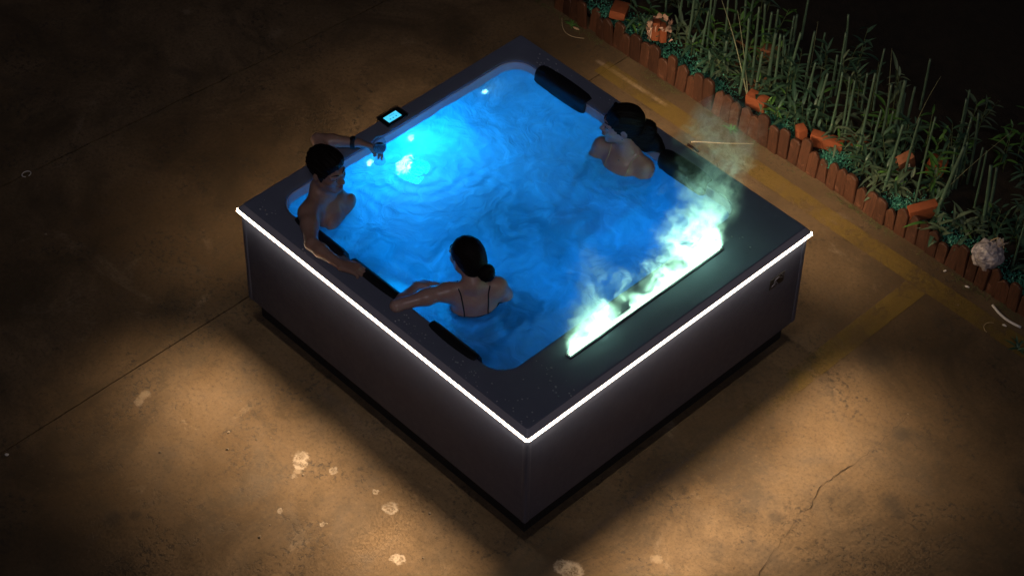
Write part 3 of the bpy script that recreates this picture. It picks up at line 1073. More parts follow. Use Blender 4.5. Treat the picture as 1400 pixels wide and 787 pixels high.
def face_details(H, root, female):
    k = H.sc
    for sgn in (-1, 1):
        bm = bmesh.new()
        bmesh.ops.create_uvsphere(bm, u_segments=14, v_segments=10, radius=.0125 * k, matrix=Matrix.Translation(H.p(.0805, sgn * .030, .008)))
        ey = link('eye', bm_mesh('eye', bm), M_EYE, root, smooth=True)
        bm = bmesh.new()
        bmesh.ops.create_uvsphere(bm, u_segments=12, v_segments=8, radius=.0068 * k, matrix=Matrix.Translation(H.p(.0872, sgn * .0295, .006)))
        link('iris', bm_mesh('iris', bm), M_IRIS, ey, smooth=True)
        pts = [H.p(.094 - .020 * (q ** 1.6), sgn * (.012 + .036 * q), .036 + .007 * math.sin(2.4 * q)) for q in np.linspace(0, 1, 7)]
        link('eyebrow', tube_mesh('eyebrow', pts, [.0022 * k, .0032 * k, .0034 * k, .0032 * k, .003 * k, .0022 * k, .0012 * k], 6), M_HAIR, root, smooth=True)
        # upper eyelid with lashes
        pts = [H.p(.0915 - .35 * (abs(q) ** 2) * .04, sgn * .030 + q * .014, .0155 - .003 * (q / 1) ** 2) for q in np.linspace(-1, 1, 7)]
        link('eyelashes', tube_mesh('eyelashes', pts, .0017 * k, 5), M_HAIR, root, smooth=True)
    pts_u = [H.p(.0875 + .0115 * (1 - abs(q) ** 1.7), q * .021, -.0475 + .0025 * (1 - abs(q))) for q in np.linspace(-1, 1, 9)]
    pts_l = [H.p(.0850 + .0125 * (1 - abs(q) ** 1.7), q * .019, -.0575 - .003 * (1 - abs(q))) for q in np.linspace(-1, 1, 9)]
    rr = [.0008 + .0045 * (1 - abs(q) ** 2) for q in np.linspace(-1, 1, 9)]
    link('lips', tube_mesh('lips', pts_u, [r * k * .9 for r in rr], 8), M_LIPC, root, smooth=True)
    link('lips', tube_mesh('lips', pts_l, [r * k * 1.1 for r in rr], 8), M_LIPC, root, smooth=True)

def add_torso(S, nb, pelvis, shL, shR, fwd, female):
    nb, pelvis, shL, shR = (np.array(q, float) for q in (nb, pelvis, shL, shR))
    up = nv(nb - pelvis)
    fr = frame(fwd, up)
    if female:
        S.ell(nb * .62 + pelvis * .38 + fr[0] * .005, (.085, .125, .15), fr, .03)
        S.ell(nb * .35 + pelvis * .65, (.075, .108, .12), fr, .06)
        S.ell(pelvis, (.10, .155, .115), fr, .06)
        for sg in (-1, 1):
            S.ell(nb * .66 + pelvis * .34 + fr[0] * .075 + fr[1] * sg * .068 - fr[2] * .055, (.046, .052, .050), fr, .03)
    else:
        S.ell(nb * .64 + pelvis * .36 - fr[0] * .012, (.082, .135, .15), fr, .03)
        S.ell(nb * .35 + pelvis * .65 - fr[0] * .008, (.075, .118, .14), fr, .05)
        S.ell(pelvis, (.105, .15, .11), fr, .06)
        for sg in (-1, 1):
            S.ell(nb * .77 + pelvis * .23 + fr[0] * .055 + fr[1] * sg * .070 - fr[2] * .02, (.034, .064, .050), fr, .010)
    if not female:
        a_ = nb * .93 + pelvis * .07 + fr[0] * .088; b_ = nb * .45 + pelvis * .55 + fr[0] * .085
        S.cone(a_, b_, .008, .010, .016, 'sub')
    r = .036 if female else .047
    mid = nb - fr[2] * .035
    for sh, sg in ((shL, 1), (shR, -1)):
        S.cone(nb - fr[0] * .015 + fr[2] * .005, sh, r * .9, r * .95, .05)        # trapezius line
        S.cone(mid - fr[2] * .06 - fr[0] * .02, sh - fr[2] * .03, r * 1.25, r, .05)
        S.cone(nb + fr[0] * .035 - fr[2] * .03, sh + fr[0] * .012 + fr[2] * .008, .012, .012, .03)   # collar bone
    return fr

def arm(S, sh, el, wr, r, k=.03):
    sh, el, wr = (np.array(q, float) for q in (sh, el, wr))
    m = sh * .6 + el * .4
    S.cone(sh, m, r * 1.18, r * 1.08, k)
    S.cone(m, el, r * 1.08, r * .82, k)
    m2 = el * .68 + wr * .32
    S.cone(el, m2, r * .82, r * .86, .02)
    S.cone(m2, wr, r * .86, r * .56, .02)

def legs(S, fr, pelvis, kneeL, kneeR, footL, footR, r):
    pelvis = np.array(pelvis, float)
    for sg, kn, ft in ((1, kneeL, footL), (-1, kneeR, footR)):
        hip = pelvis + fr[1] * sg * .085 - fr[2] * .02
        kn = np.array(kn, float); ft = np.array(ft, float)
        S.cone(hip, kn, r, r * .70, .05)
        cm = kn * .68 + ft * .32
        S.cone(kn, cm, r * .68, r * .66, .03)
        S.cone(cm, ft, r * .66, r * .40, .03)
        d = kn - pelvis; d[2] = 0; d = nv(d)
        S.cone(ft - d * .03, ft + d * .15 - np.array((0, 0, .02)), r * .40, r * .30, .03)

def offset_cloth(S, name, mat, root, off, planes, seg=None):
    """a garment: the body surface grown by off, cut by planes [(point, outward normal)]"""
    T = SDF.__new__(SDF)
    T.h, T.lo, T.n, T.ax = S.h, S.lo, S.n, S.ax
    T.f = S.f - np.float32(off)
    for p, n_ in planes: T.plane_cut(p, n_, .002)
    me = T.mesh(name)
    return link(name, me, mat, root)

M_BLACKCLOTH = simple('black_cloth', (.010, .010, .012), .7, var=.2, scale=80)
M_BEIGECLOTH = simple('cream_cloth', (.62, .50, .34), .6, var=.1, scale=80)
M_NAVYCLOTH = simple('navy_cloth', (.012, .018, .05), .8, var=.2, scale=80)

# ---- the man leaning back in the left corner, arms spread along both rims
def man():
    root_loc = Vector((-.70, -.64, .34))
    S = SDF((-1.22, -1.10, .10), (.02, -.10, 1.27), .005)
    H = Head((-.775, -.682, 1.085), (.97, .10, -.06), (.03, -.05, 1), 1.02)
    nb = np.array((-.803, -.692, .935)); pel = np.array((-.64, -.61, .45))
    shR = np.array((-.742, -.848, .912)); shL = np.array((-.885, -.550, .915))
    fr = add_torso(S, nb, pel, shL, shR, (.95, .30, .05), False)
    add_head(S, H)
    neck(S, H, nb, .056, .062)
    elR = np.array((-.560, -.985, .906)); wrR = np.array((-.345, -.968, .892))
    arm(S, shR, elR, wrR, .042)
    hand(S, wrR, (.86, .50, -.02), (-.1, -.05, 1), 1, curl=.85, sc=1.0, thumb_curl=.2, spread=.0)
    elL = np.array((-1.125, -.455, .925)); wrL = np.array((-.945, -.315, .935))
    arm(S, shL, elL, wrL, .042)
    hand(S, wrL, (.84, .45, -.03), (-.30, .55, .75), 1, curl=.62, sc=1.0, thumb_curl=.35)
    legs(S, fr, pel, (-.25, -.42, .46), (-.22, -.62, .46), (-.20, -.34, .17), (-.16, -.60, .17), .078)
    root = thing('person', 'man with short dark hair leaning in the tub corner with a wine glass', 'person', (0, 0, 0))
    body = link('body', S.mesh('body'), M_SKIN_M, root)
    face_details(H, root, False)
    offset_cloth(S, 'swim_shorts', M_NAVYCLOTH, root, .006, [(pel + fr[2] * .09, fr[2]), (np.array((-.42, -.56, .4)), (1, .2, 0)), ((0, 0, .30), (0, 0, -1))])
    # short hair: cap of the skull, cut at the hairline and above the ears
    T = SDF(H.C - .2, H.C + .2, .004)
    T.ell(H.p(-.018, 0, .044), [.1045 * 1.02, .0835 * 1.02, .094 * 1.02], H.fr, 0)
    T.ell(H.p(.036, 0, .098), [.055, .064, .033], H.fr, .03)                      # fuller front
    tousle(T, H, .0045)
    T.ell(H.p(.085, 0, -.020), [.062, .088, .086], H.fr, .012, 'sub')             # face
    T.plane_cut(H.p(-.02, 0, -.035), -H.fr[2] * .9 + H.fr[0] * .42, .012)
    for sg in (-1, 1):
        T.ell(H.p(-.004, sg * .088, .0), [.020, .022, .030], H.fr, .008, 'sub')
        T.cone(H.p(.018, sg * .072, .02), H.p(.020, sg * .069, -.018), .012, .006, .012)   # sideburn
    link('hair', T.mesh('hair'), M_HAIR, root)
    # wrist watch
    ax = nv(wrL - elL)
    c = wrL - ax * .035
    e1 = nv(np.cross(ax, (0, 0, 1))); e2 = np.cross(ax, e1)
    v, f = loft([[Vector(c + ax * dz + (e1 * math.cos(a) + e2 * math.sin(a)) * rr) for a in np.linspace(0, 2 * math.pi, 22, endpoint=False)] for dz, rr in ((-.012, .0275), (-.012, .0325), (.012, .0315), (.012, .0265))])
    wb = link('wristband', pydata('wristband', v, f), M_BLACKCLOTH, root, autosmooth=40)
    q = Vector(c + e2 * -.031)
    bm = bmesh.new()
    disc_bm(bm, q if q.z > c[2] else Vector(c + e2 * .031), e2 if q.z <= c[2] else -e2, .017, .008, 18)
    link('watch_face', bm_mesh('watch_face', bm), M_DARK, wb, autosmooth=40)
    return H

def tousle(T, H, amp, scale=55):
    """break the smooth hair surface into locks"""
    f = T.f
    band = np.argwhere(np.abs(f) < .02)
    P = band * T.h + T.lo
    L = (P - H.C) @ H.fr.T
    ang = np.arctan2(L[:, 1], L[:, 2] + .02)
    rad = L[:, 0]
    d = np.sin(ang * 26 + 1.5 * np.sin(rad * 30)) * .45 + np.sin(ang * 53 + rad * 40) * .35 + np.sin(rad * 60 + ang * 11) * .2
    f[tuple(band.T)] += (amp * d).astype(np.float32)

H_man = man()

# ---- woman seen from behind at the near rim
def woman_back():
    S = SDF((-.30, -1.06, .10), (.56, -.28, 1.24), .005)
    H = Head((.180, -.585, 1.073), (-1.0, .08, -.10), (-.08, .02, 1), .97)
    nb = np.array((.243, -.598, .945)); pel = np.array((.27, -.60, .46))
    shL = np.array((.175, -.712, .915)); shR = np.array((.315, -.492, .905))
    fr = add_torso(S, nb, pel, shL, shR, (-.84, .54, .0), True)
    add_head(S, H, True)
    neck(S, H, nb, .045, .047)
    elL = np.array((.055, -.952, .888)); wrL = np.array((-.015, -.750, .838))
    arm(S, shL, elL, wrL, .036)
    hand(S, wrL, (.10, .95, -.28), (-.35, .1, .9), -1, curl=.30, sc=.9, thumb_curl=.1)
    elR = np.array((.30, -.37, .66)); wrR = np.array((.10, -.38, .60))
    arm(S, shR, elR, wrR, .036)
    hand(S, wrR, (-.9, -.2, -.1), (0, .3, 1), 1, curl=.35, sc=.9)
    legs(S, fr, pel, (-.12, -.44, .47), (-.05, -.36, .47), (-.16, -.42, .20), (-.10, -.33, .20), .072)
    root = thing('person', 'woman seen from behind with dark hair in a bun, arm on the near rim', 'person', (0, 0, 0))
    link('body', S.mesh('body'), M_SKIN_W, root)
    face_details(H, root, True)
    # sleek hair pulled back to a low bun
    T = SDF(H.C - .22, H.C + .22, .004)
    T.ell(H.p(-.020, 0, .040), [.098, .081, .092], H.fr, 0)
    T.ell(H.p(-.070, 0, -.010), [.050, .066, .062], H.fr, .03)
    tousle(T, H, .0015)
    T.ell(H.p(.080, 0, -.030), [.062, .090, .086], H.fr, .012, 'sub')
    T.plane_cut(H.p(-.03, 0, -.045), -H.fr[2] * .88 + H.fr[0] * .48, .012)
    for sg in (-1, 1):
        T.ell(H.p(-.002, sg * .085, -.004), [.016, .020, .026], H.fr, .006, 'sub')
    link('hair', T.mesh('hair'), M_HAIR, root)
    T = SDF(H.C - .25, H.C + .25, .004)
    bc = H.p(-.132, -.022, -.030)
    T.ell(bc, [.040, .046, .043], H.fr, 0)
    T.cone(H.p(-.085, -.008, -.012), bc, .026, .026, .015)
    T.ell(bc + H.fr[2] * -.012 - H.fr[0] * .02, [.026, .034, .03], H.fr, .012)
    tousle(T, H, .003)
    link('hair_bun', T.mesh('hair_bun'), M_HAIR, root)
    # two shoulder straps and the band of a black bikini top, laid on the skin
    for sg, sh in ((1, shL), (-1, shR)):
        base = nb * .42 + sh * .58
        pts = []
        for u in np.linspace(-1, 1, 17):
            ang = u * 1.45
            p = base - fr[0] * math.sin(ang) * .085 + fr[2] * (math.cos(ang) * .10 - .09) - fr[2] * (.07 * max(0, abs(u) - .5) * 2) - fr[1] * sg * .012 * abs(u)
            pts.append(S.stick(p, .0015))
        link('shoulder_strap', tube_mesh('shoulder_strap', pts, .0038, 6), M_BLACKCLOTH, root, smooth=True)
    link_band(S, nb, pel, fr, root, M_BLACKCLOTH)
    offset_cloth(S, 'bikini_bottom', M_BLACKCLOTH, root, .005, [(pel + fr[2] * .03, fr[2]), (pel + fr[0] * .11, fr[0]), (pel - fr[2] * .16, -fr[2])])
    return H

def link_band(S, nb, pel, fr, root, mat):
    z = nb * .62 + pel * .38
    offset_cloth(S, 'bikini_top', mat, root, .005, [(z + fr[2] * .030, fr[2]), (z - fr[2] * .045, -fr[2]), (z + fr[1] * .150, fr[1]), (z - fr[1] * .150, -fr[1])])
woman_back()

# ---- woman facing the camera side at the far rim
def woman_far():
    S = SDF((-.45, .18, .10), (.46, .98, 1.22), .005)
    H = Head((-.012, .735, 1.035), (-.64, -.76, .02), (.03, .02, 1), .98)
    nb = np.array((.030, .752, .892)); pel = np.array((.03, .64, .45))
    shR = np.array((-.118, .710, .838)); shL = np.array((.158, .765, .826))
    fr = add_torso(S, nb, pel, shL, shR, (.18, -.97, .05), True)
    add_head(S, H, True)
    neck(S, H, nb, .044, .047)
    elR = np.array((-.165, .60, .60)); wrR = np.array((-.10, .42, .56))
    arm(S, shR, elR, wrR, .036)
    hand(S, wrR, (.2, -.95, .0), (-.2, 0, 1), 1, curl=.3, sc=.9)
    elL = np.array((.205, .66, .60)); wrL = np.array((.22, .46, .56))
    arm(S, shL, elL, wrL, .036)
    hand(S, wrL, (-.1, -.95, .0), (.2, 0, 1), -1, curl=.3, sc=.9)
    legs(S, fr, pel, (.14, .34, .47), (-.02, .32, .47), (.15, .32, .20), (-.03, .30, .20), .072)
    root = thing('person', 'woman with a dark fringe and ponytail leaning back against the far rim', 'person', (0, 0, 0))
    link('body', S.mesh('body'), M_SKIN_W, root)
    face_details(H, root, True)
    T = SDF(H.C - .24, H.C + .24, .004)
    T.ell(H.p(-.020, 0, .042), [.103, .084, .095], H.fr, 0)
    T.ell(H.p(-.055, 0, .010), [.068, .078, .082], H.fr, .03)
    tousle(T, H, .003)
    T.ell(H.p(.086, 0, -.040), [.066, .090, .086], H.fr, .010, 'sub')
    T.plane_cut(H.p(-.03, 0, -.050), -H.fr[2] * .9 + H.fr[0] * .44, .012)
    for sg in (-1, 1):
        T.ell(H.p(-.002, sg * .086, -.006), [.017, .021, .030], H.fr, .006, 'sub')
    for i in range(9):                                       # fringe in separate locks
        yy = (i - 4) * .0155
        T.cone(H.p(.046 - abs(yy) * .25, yy, .102), H.p(.0845 - abs(yy) * .42, yy * 1.06, .040 + .005 * (i % 2)), .010, .0058, .010)
    link('hair', T.mesh('hair'), M_HAIR, root)
    T = SDF(H.C - .34, H.C + .30, .005)
    p0 = H.p(-.10, 0, .03)
    ch = [p0 - H.fr[2] * .03, p0 + np.array((.030, .035, -.060)), np.array((.085, .845, .945)), np.array((.120, .872, .905)), np.array((.155, .888, .880))]
    rr = [.036, .040, .040, .034, .015]
    for i in range(4): T.cone(ch[i], ch[i + 1], rr[i], rr[i + 1], .04)
    T.cone(H.p(-.07, .02, -.02), np.array((.085, .83, .905)), .045, .040, .03)
    tousle(T, H, .005)
    link('ponytail', T.mesh('ponytail'), M_HAIR, root)
    for sg, sh in ((1, shL), (-1, shR)):
        base = nb * .45 + sh * .55
        pts = []
        for u in np.linspace(-.8, 1, 17):
            ang = u * 1.45
            p = base + fr[0] * math.sin(ang) * .095 + fr[2] * (math.cos(ang) * .10 - .09) - fr[2] * (.08 * max(0, abs(u) - .5) * 2) - fr[1] * sg * .02 * max(0, u)
            pts.append(S.stick(p, .0015))
        link('shoulder_strap', tube_mesh('shoulder_strap', pts, .0034, 6), M_BEIGECLOTH, root, smooth=True)
    link_band(S, nb, pel, fr, root, M_BEIGECLOTH)
    offset_cloth(S, 'bikini_bottom', M_BEIGECLOTH, root, .005, [(pel + fr[2] * .03, fr[2]), (pel + fr[0] * .11, fr[0]), (pel - fr[2] * .16, -fr[2])])
    # small pendant at the throat and an earring
    q = S.stick(nb + fr[0] * .07 - fr[2] * .05, .002)
    bm = bmesh.new(); bmesh.ops.create_icosphere(bm, subdivisions=2, radius=.0045, matrix=Matrix.Translation(q))
    link('pendant', bm_mesh('pendant', bm), M_CHROME, root, smooth=True)
    bm = bmesh.new(); bmesh.ops.create_icosphere(bm, subdivisions=2, radius=.004, matrix=Matrix.Translation(H.p(.002, .087, -.030)))
    link('earring', bm_mesh('earring', bm), M_CHROME, root, smooth=True)
woman_far()

# ---- wine glass in the man's hand
def wine_glass():
    g = thing('wine_glass', "stemmed wine glass with red wine held in the man's raised hand", 'wine glass', (-.838, -.268, .845))
    t = NT('thin_glass')
    tr = t.node('ShaderNodeBsdfTransparent'); tr.inputs[0].default_value = (.97, .98, .99, 1)
    gl = t.node('ShaderNodeBsdfGlossy'); gl.inputs['Roughness'].default_value = .08
    fr = t.node('ShaderNodeLayerWeight'); fr.inputs['Blend'].default_value = .35
    mx = t.node('ShaderNodeMixShader')
    t.put(mx.inputs[0], t.ramp(fr.outputs['Facing'], 0, 1, .03, .45, False)); t.l.new(tr.outputs[0], mx.inputs[1]); t.l.new(gl.outputs[0], mx.inputs[2])
    t.l.new(mx.outputs[0], t.out.inputs['Surface'])
    def lathe(prof, n=28):
        return loft([[Vector((r * math.cos(2 * math.pi * k / n), r * math.sin(2 * math.pi * k / n), z)) for k in range(n)] for r, z in prof])
    v, f = lathe([(.0005, .0), (.033, .001), (.033, .003), (.010, .006), (.004, .012), (.0035, .065), (.006, .072), (.022, .080), (.036, .100), (.039, .122), (.036, .150), (.031, .172), (.0295, .172), (.0345, .150), (.0375, .122), (.0345, .101), (.02, .083), (.001, .078)])
    link('glass_bowl', pydata('glass_bowl', v, f), t.m, g, smooth=True)
    v, f = lathe([(.001, .0795), (.019, .0845), (.0330, .102), (.0355, .116), (.0005, .1165)])
    wn_ = NT('red_wine'); wn_.set(Base_Color=(.10, .004, .012), Roughness=.08)
    link('wine', pydata('wine', v, f), wn_.m, g, smooth=True)
    g.rotation_euler = (math.radians(4), math.radians(6), 0)
wine_glass()
# ------------------------------------------------------------------ picket edging of the flower bed
def wood_material():
    t = NT('stained_wood')
    P = t.pos()
    r = t.rand()
    s_ = t.sep(P)
    q = t.comb(t.math('MULTIPLY', s_[0], 9), t.math('MULTIPLY', s_[1], 9), t.math('ADD', s_[2], t.math('MULTIPLY', r, 37)))
    g = t.noise(q, 9, 6, .65, 1.2)
    c = t.mix(t.ramp(g, .3, .7), (.050, .020, .010), (.105, .043, .022))
    c = t.mix(t.ramp(t.noise(t.comb(s_[0], r, s_[2]), 16, 4, .7), .56, .72, 0, .6), c, (.20, .10, .065))
    c = t.mix(1.0, c, t.mix(r, (.55, .5, .5), (1.25, 1.2, 1.15)), 'MULTIPLY')
    t.set(Base_Color=c, Roughness=.62)
    t.bump(g, .4, .004)
    return t.m
M_WOOD = wood_material()

def picket_mesh(kind, wdt, ht, th=.018):
    """one board with a rounded, pointed or clipped top"""
    hw = wdt / 2
    if kind == 0:
        top = [(hw * math.cos(a), ht - hw * .75 + hw * .75 * math.sin(a)) for a in np.linspace(0, math.pi, 7)]
    elif kind == 1:
        top = [(hw, ht - hw * .9), (hw * .35, ht - .006), (0, ht), (-hw * .35, ht - .006), (-hw, ht - hw * .9)]
    else:
        top = [(hw, ht - hw * .45), (hw * .55, ht - .002), (-hw * .5, ht), (-hw, ht - hw * .55)]
    out = [(-hw, -.06), (hw, -.06)] + top
    bm = bmesh.new()
    vs_ = [bm.verts.new((x, 0, z)) for x, z in out]
    fc = bm.faces.new(vs_)
    ex = bmesh.ops.extrude_face_region(bm, geom=[fc])
    bmesh.ops.translate(bm, vec=(0, th, 0), verts=[e for e in ex['geom'] if isinstance(e, bmesh.types.BMVert)])
    bmesh.ops.recalc_face_normals(bm, faces=bm.faces)
    eds = [e for e in bm.edges if all(abs(v.co.y) < 1e-6 for v in e.verts)]
    bmesh.ops.bevel(bm, geom=eds, offset=.004, segments=1, affect='EDGES')
    return bm_mesh('picket', bm)
fence = thing('picket_edging', 'low row of reddish brown wooden pickets edging the flower bed', 'picket fence', (0, 2.10, 0))
PM = [[picket_mesh(k, .074, h) for h in (.165, .19, .21)] for k in range(3)]
for row in PM:
    for me in row: me.materials.append(M_WOOD)
x = -1.86
while x < 2.9:
    wsc = random.uniform(.85, 1.12)
    k = random.choice((0, 0, 1, 1, 2))
    me = PM[k][random.randrange(3)]
    o = bpy.data.objects.new('picket', me)
    COL.objects.link(o)
    o.parent = fence
    wd = .074 * wsc
    # a bit of a wander of the row, as built by hand
    yw = .012 * noise.noise((x * 1.7, 0, 0)) + random.uniform(-.006, .006)
    if -1.62 < x < -1.50: yw += .02
    o.location = (x + wd / 2, yw, random.uniform(-.014, .010))
    o.scale = (wsc, random.uniform(.9, 1.3), random.uniform(.92, 1.06))
    o.rotation_euler = (random.gauss(-.03, .05), random.gauss(0, .045), random.gauss(0, .06))
    x += wd + random.uniform(-.001, .005)

# ------------------------------------------------------------------ bricks standing and lying in the bed
M_BRICK = simple('orange_brick', (.27, .072, .024), .85, var=.25, scale=25, bump=.5)
def brick(loc, rot, label, size=(.20, .055, .10), holes=False, mat=None):
    o = thing('garden_brick', label, 'brick', loc)
    o.rotation_euler = rot
    bm = bmesh.new()
    bm_box(bm, (0, 0, 0), size, bevel=.005, seg=2)
    for v_ in bm.verts: v_.co += Vector((noise.noise(v_.co * 40), noise.noise(v_.co * 40 + Vector((5, 0, 0))), noise.noise(v_.co * 40 + Vector((0, 7, 0))))) * .003
    bb = link('brick_body', bm_mesh('brick_body', bm), mat or M_BRICK, o, autosmooth=40)
    if holes:
        m = simple('pale_glint', (.62, .58, .5), .8)  # pale bars put in as a white glint at the holes
        for dz in (-.02, .015):
            bm = bmesh.new()
            q = []
            for (dx, dzz, s1, s2) in ((-.012, 0, .005, .03), (.012, 0, .005, .03), (0, -.013, .03, .005), (0, .013, .03, .005)):
                bm_box(bm, (dx, -size[1] / 2 - .001, dz + dzz), (s1, .004, s2))
            link('hole_rim', bm_mesh('hole_rim', bm), m, bb)
    return o
rd = math.radians
brick((-1.41, 2.225, .175), (rd(80), rd(4), rd(30)), 'orange brick standing on end at the far upper left of the bed', (.10, .055, .15))
brick((-.262, 2.235, .150), (rd(6), 0, rd(8)), 'dark-topped brick lying behind the pickets in the middle of the bed', (.135, .07, .10))
brick((.122, 2.190, .165), (rd(4), rd(-6), rd(62)), 'upright orange brick beside another brick behind the pickets', (.055, .065, .13))
brick((.262, 2.262, .150), (rd(3), rd(3), rd(24)), 'longer orange brick lying half behind the upright one', (.20, .06, .10))
brick((.36, 2.42, .125), (0, rd(5), rd(40)), 'dull orange brick half hidden by stalks behind the pair', (.16, .055, .09))
brick((1.035, 2.195, .175), (rd(8), rd(-10), rd(58)), 'orange brick leaning against the pickets near the right corner', (.17, .055, .11))
brick((.715, 2.43, .185), (rd(16), rd(-20), rd(66)), 'brick with pale square holes standing among the stalks', (.10, .06, .17), True, simple('dusty_brick', (.30, .12, .06), .9, var=.35, scale=20, bump=.5))
brick((.845, 2.56, .175), (rd(-8), rd(14), rd(45)), 'reddish brick deep among the stalks right of the holed brick', (.10, .06, .12))
brick((-.50, 2.60, .17), (rd(10), rd(12), rd(30)), 'faded brown brick deep in the bed under dry leaves', (.12, .06, .12), False, simple('brown_brick', (.28, .12, .06), .9, var=.3, bump=.4))

# ------------------------------------------------------------------ wrapped bundle and plastic bag
M_PLASTIC = simple('crumpled_plastic', (.55, .49, .46), .35, var=.25, scale=30)
M_PINK = simple('pale_torn_wrap', (.55, .36, .27), .6, var=.25, scale=30)

def crumple(bm, amp, sc):
    for v_ in bm.verts:
        n_ = v_.co.normalized()
        d = abs(noise.noise(v_.co * sc)) * 1.2 + .5 * abs(noise.noise(v_.co * sc * 2.3 + Vector((3, 1, 2)))) - .45
        v_.co += n_ * d * amp
def bag():
    o = thing('plastic_bag', 'crumpled pale plastic bag with a knotted top lying on the pickets at right', 'bag', (1.53, 2.150, .215))
    bm = bmesh.new()
    bmesh.ops.create_icosphere(bm, subdivisions=5, radius=.088)
    crumple(bm, .022, 16)
    for v_ in bm.verts: v_.co.z *= .95
    t = NT('bag_film')
    P = t.pos()
    n = t.noise(P, 24, 5, .7, 1.5)
    c = t.mix(t.ramp(n, .36, .62), (.22, .20, .22), (.66, .60, .60))
    t.set(Base_Color=c, Roughness=.3)
    t.bump(t.noise(P, 60, 4), .5, .006)
    link('bag_body', bm_mesh('bag_body', bm), t.m, o, smooth=True)
    # gathered neck with loose ends
    bm = bmesh.new()
    top = Vector((.035, .035, .065))
    for i in range(26):
        d = Vector((random.gauss(.35, .5), random.gauss(.3, .5), 1)).normalized()
        L = random.uniform(.03, .065)
        sd_ = d.cross(Vector((random.gauss(0, 1), random.gauss(0, 1), .1))).normalized() * random.uniform(.004, .009)
        mid = top + d * L * .5 + Vector((random.gauss(0, .006), random.gauss(0, .006), 0))
        q = [bm.verts.new(p) for p in (top - sd_ * .5, top + sd_ * .5, mid + sd_, top + d * L + sd_ * .4, top + d * L - sd_ * .4, mid - sd_)]
        bm.faces.new((q[0], q[1], q[2], q[5])); bm.faces.new((q[5], q[2], q[3], q[4]))
    link('knot', bm_mesh('knot', bm), M_PLASTIC, o)
    pts = [Vector((-.02 + .09 * u, .03 + .02 * math.sin(u * 3), .075 + .035 * math.sin(u * 3.1))) for u in np.linspace(0, 1, 10)]
    link('tie_string', tube_mesh('tie_string', pts, .0028, 6), simple('straw', (.6, .48, .28), .7), o)
bag()
def bundle():
    o = thing('wrapped_brick', 'orange brick wrapped in torn pale plastic standing at the left end of the bed', 'brick', (-1.085, 2.245, .20))
    bm = bmesh.new()
    bm_box(bm, (-.018, -.012, 0), (.05, .075, .125), rot=Matrix.Rotation(rd(35), 3, 'Z') @ Matrix.Rotation(rd(-14), 3, 'X'), bevel=.012, seg=2)
    bm_box(bm, (.022, .004, -.006), (.045, .07, .12), rot=Matrix.Rotation(rd(52), 3, 'Z') @ Matrix.Rotation(rd(-10), 3, 'X'), bevel=.012, seg=2)
    link('brick_body', bm_mesh('brick_body', bm), M_BRICK, o, autosmooth=40)
    bm = bmesh.new()
    for i in range(120):
        a = random.uniform(0, 2 * math.pi)
        zz = random.uniform(-.06, .075)
        rr = .062 + random.uniform(-.006, .014)
        # the wrap is torn open on the side turned to the yard
        if -2.5 < a - math.pi < -.15 + math.pi * 0 and zz < .045 and math.sin(a) < -.1 and random.random() < .8: continue
        if math.sin(a - .75) < -.55 and zz < .05: continue
        p = Vector((rr * math.cos(a), rr * math.sin(a), zz))
        tg = Vector((-math.sin(a), math.cos(a), random.gauss(0, .6))).normalized()
        up_ = Vector((math.cos(a) * random.gauss(.3, .5), math.sin(a) * random.gauss(.3, .5), random.choice((-1, 1)))).normalized()
        w0, h0 = random.uniform(.012, .024), random.uniform(.02, .045)
        q = [bm.verts.new(p + tg * sx * w0 + up_ * sy * h0 + Vector((random.gauss(0, .004), random.gauss(0, .004), random.gauss(0, .004)))) for sx, sy in ((-.5, -.5), (.5, -.5), (.5, .5), (-.5, .5))]
        bm.faces.new(q)
    link('torn_wrap', bm_mesh('torn_wrap', bm), M_PINK, o)
bundle()

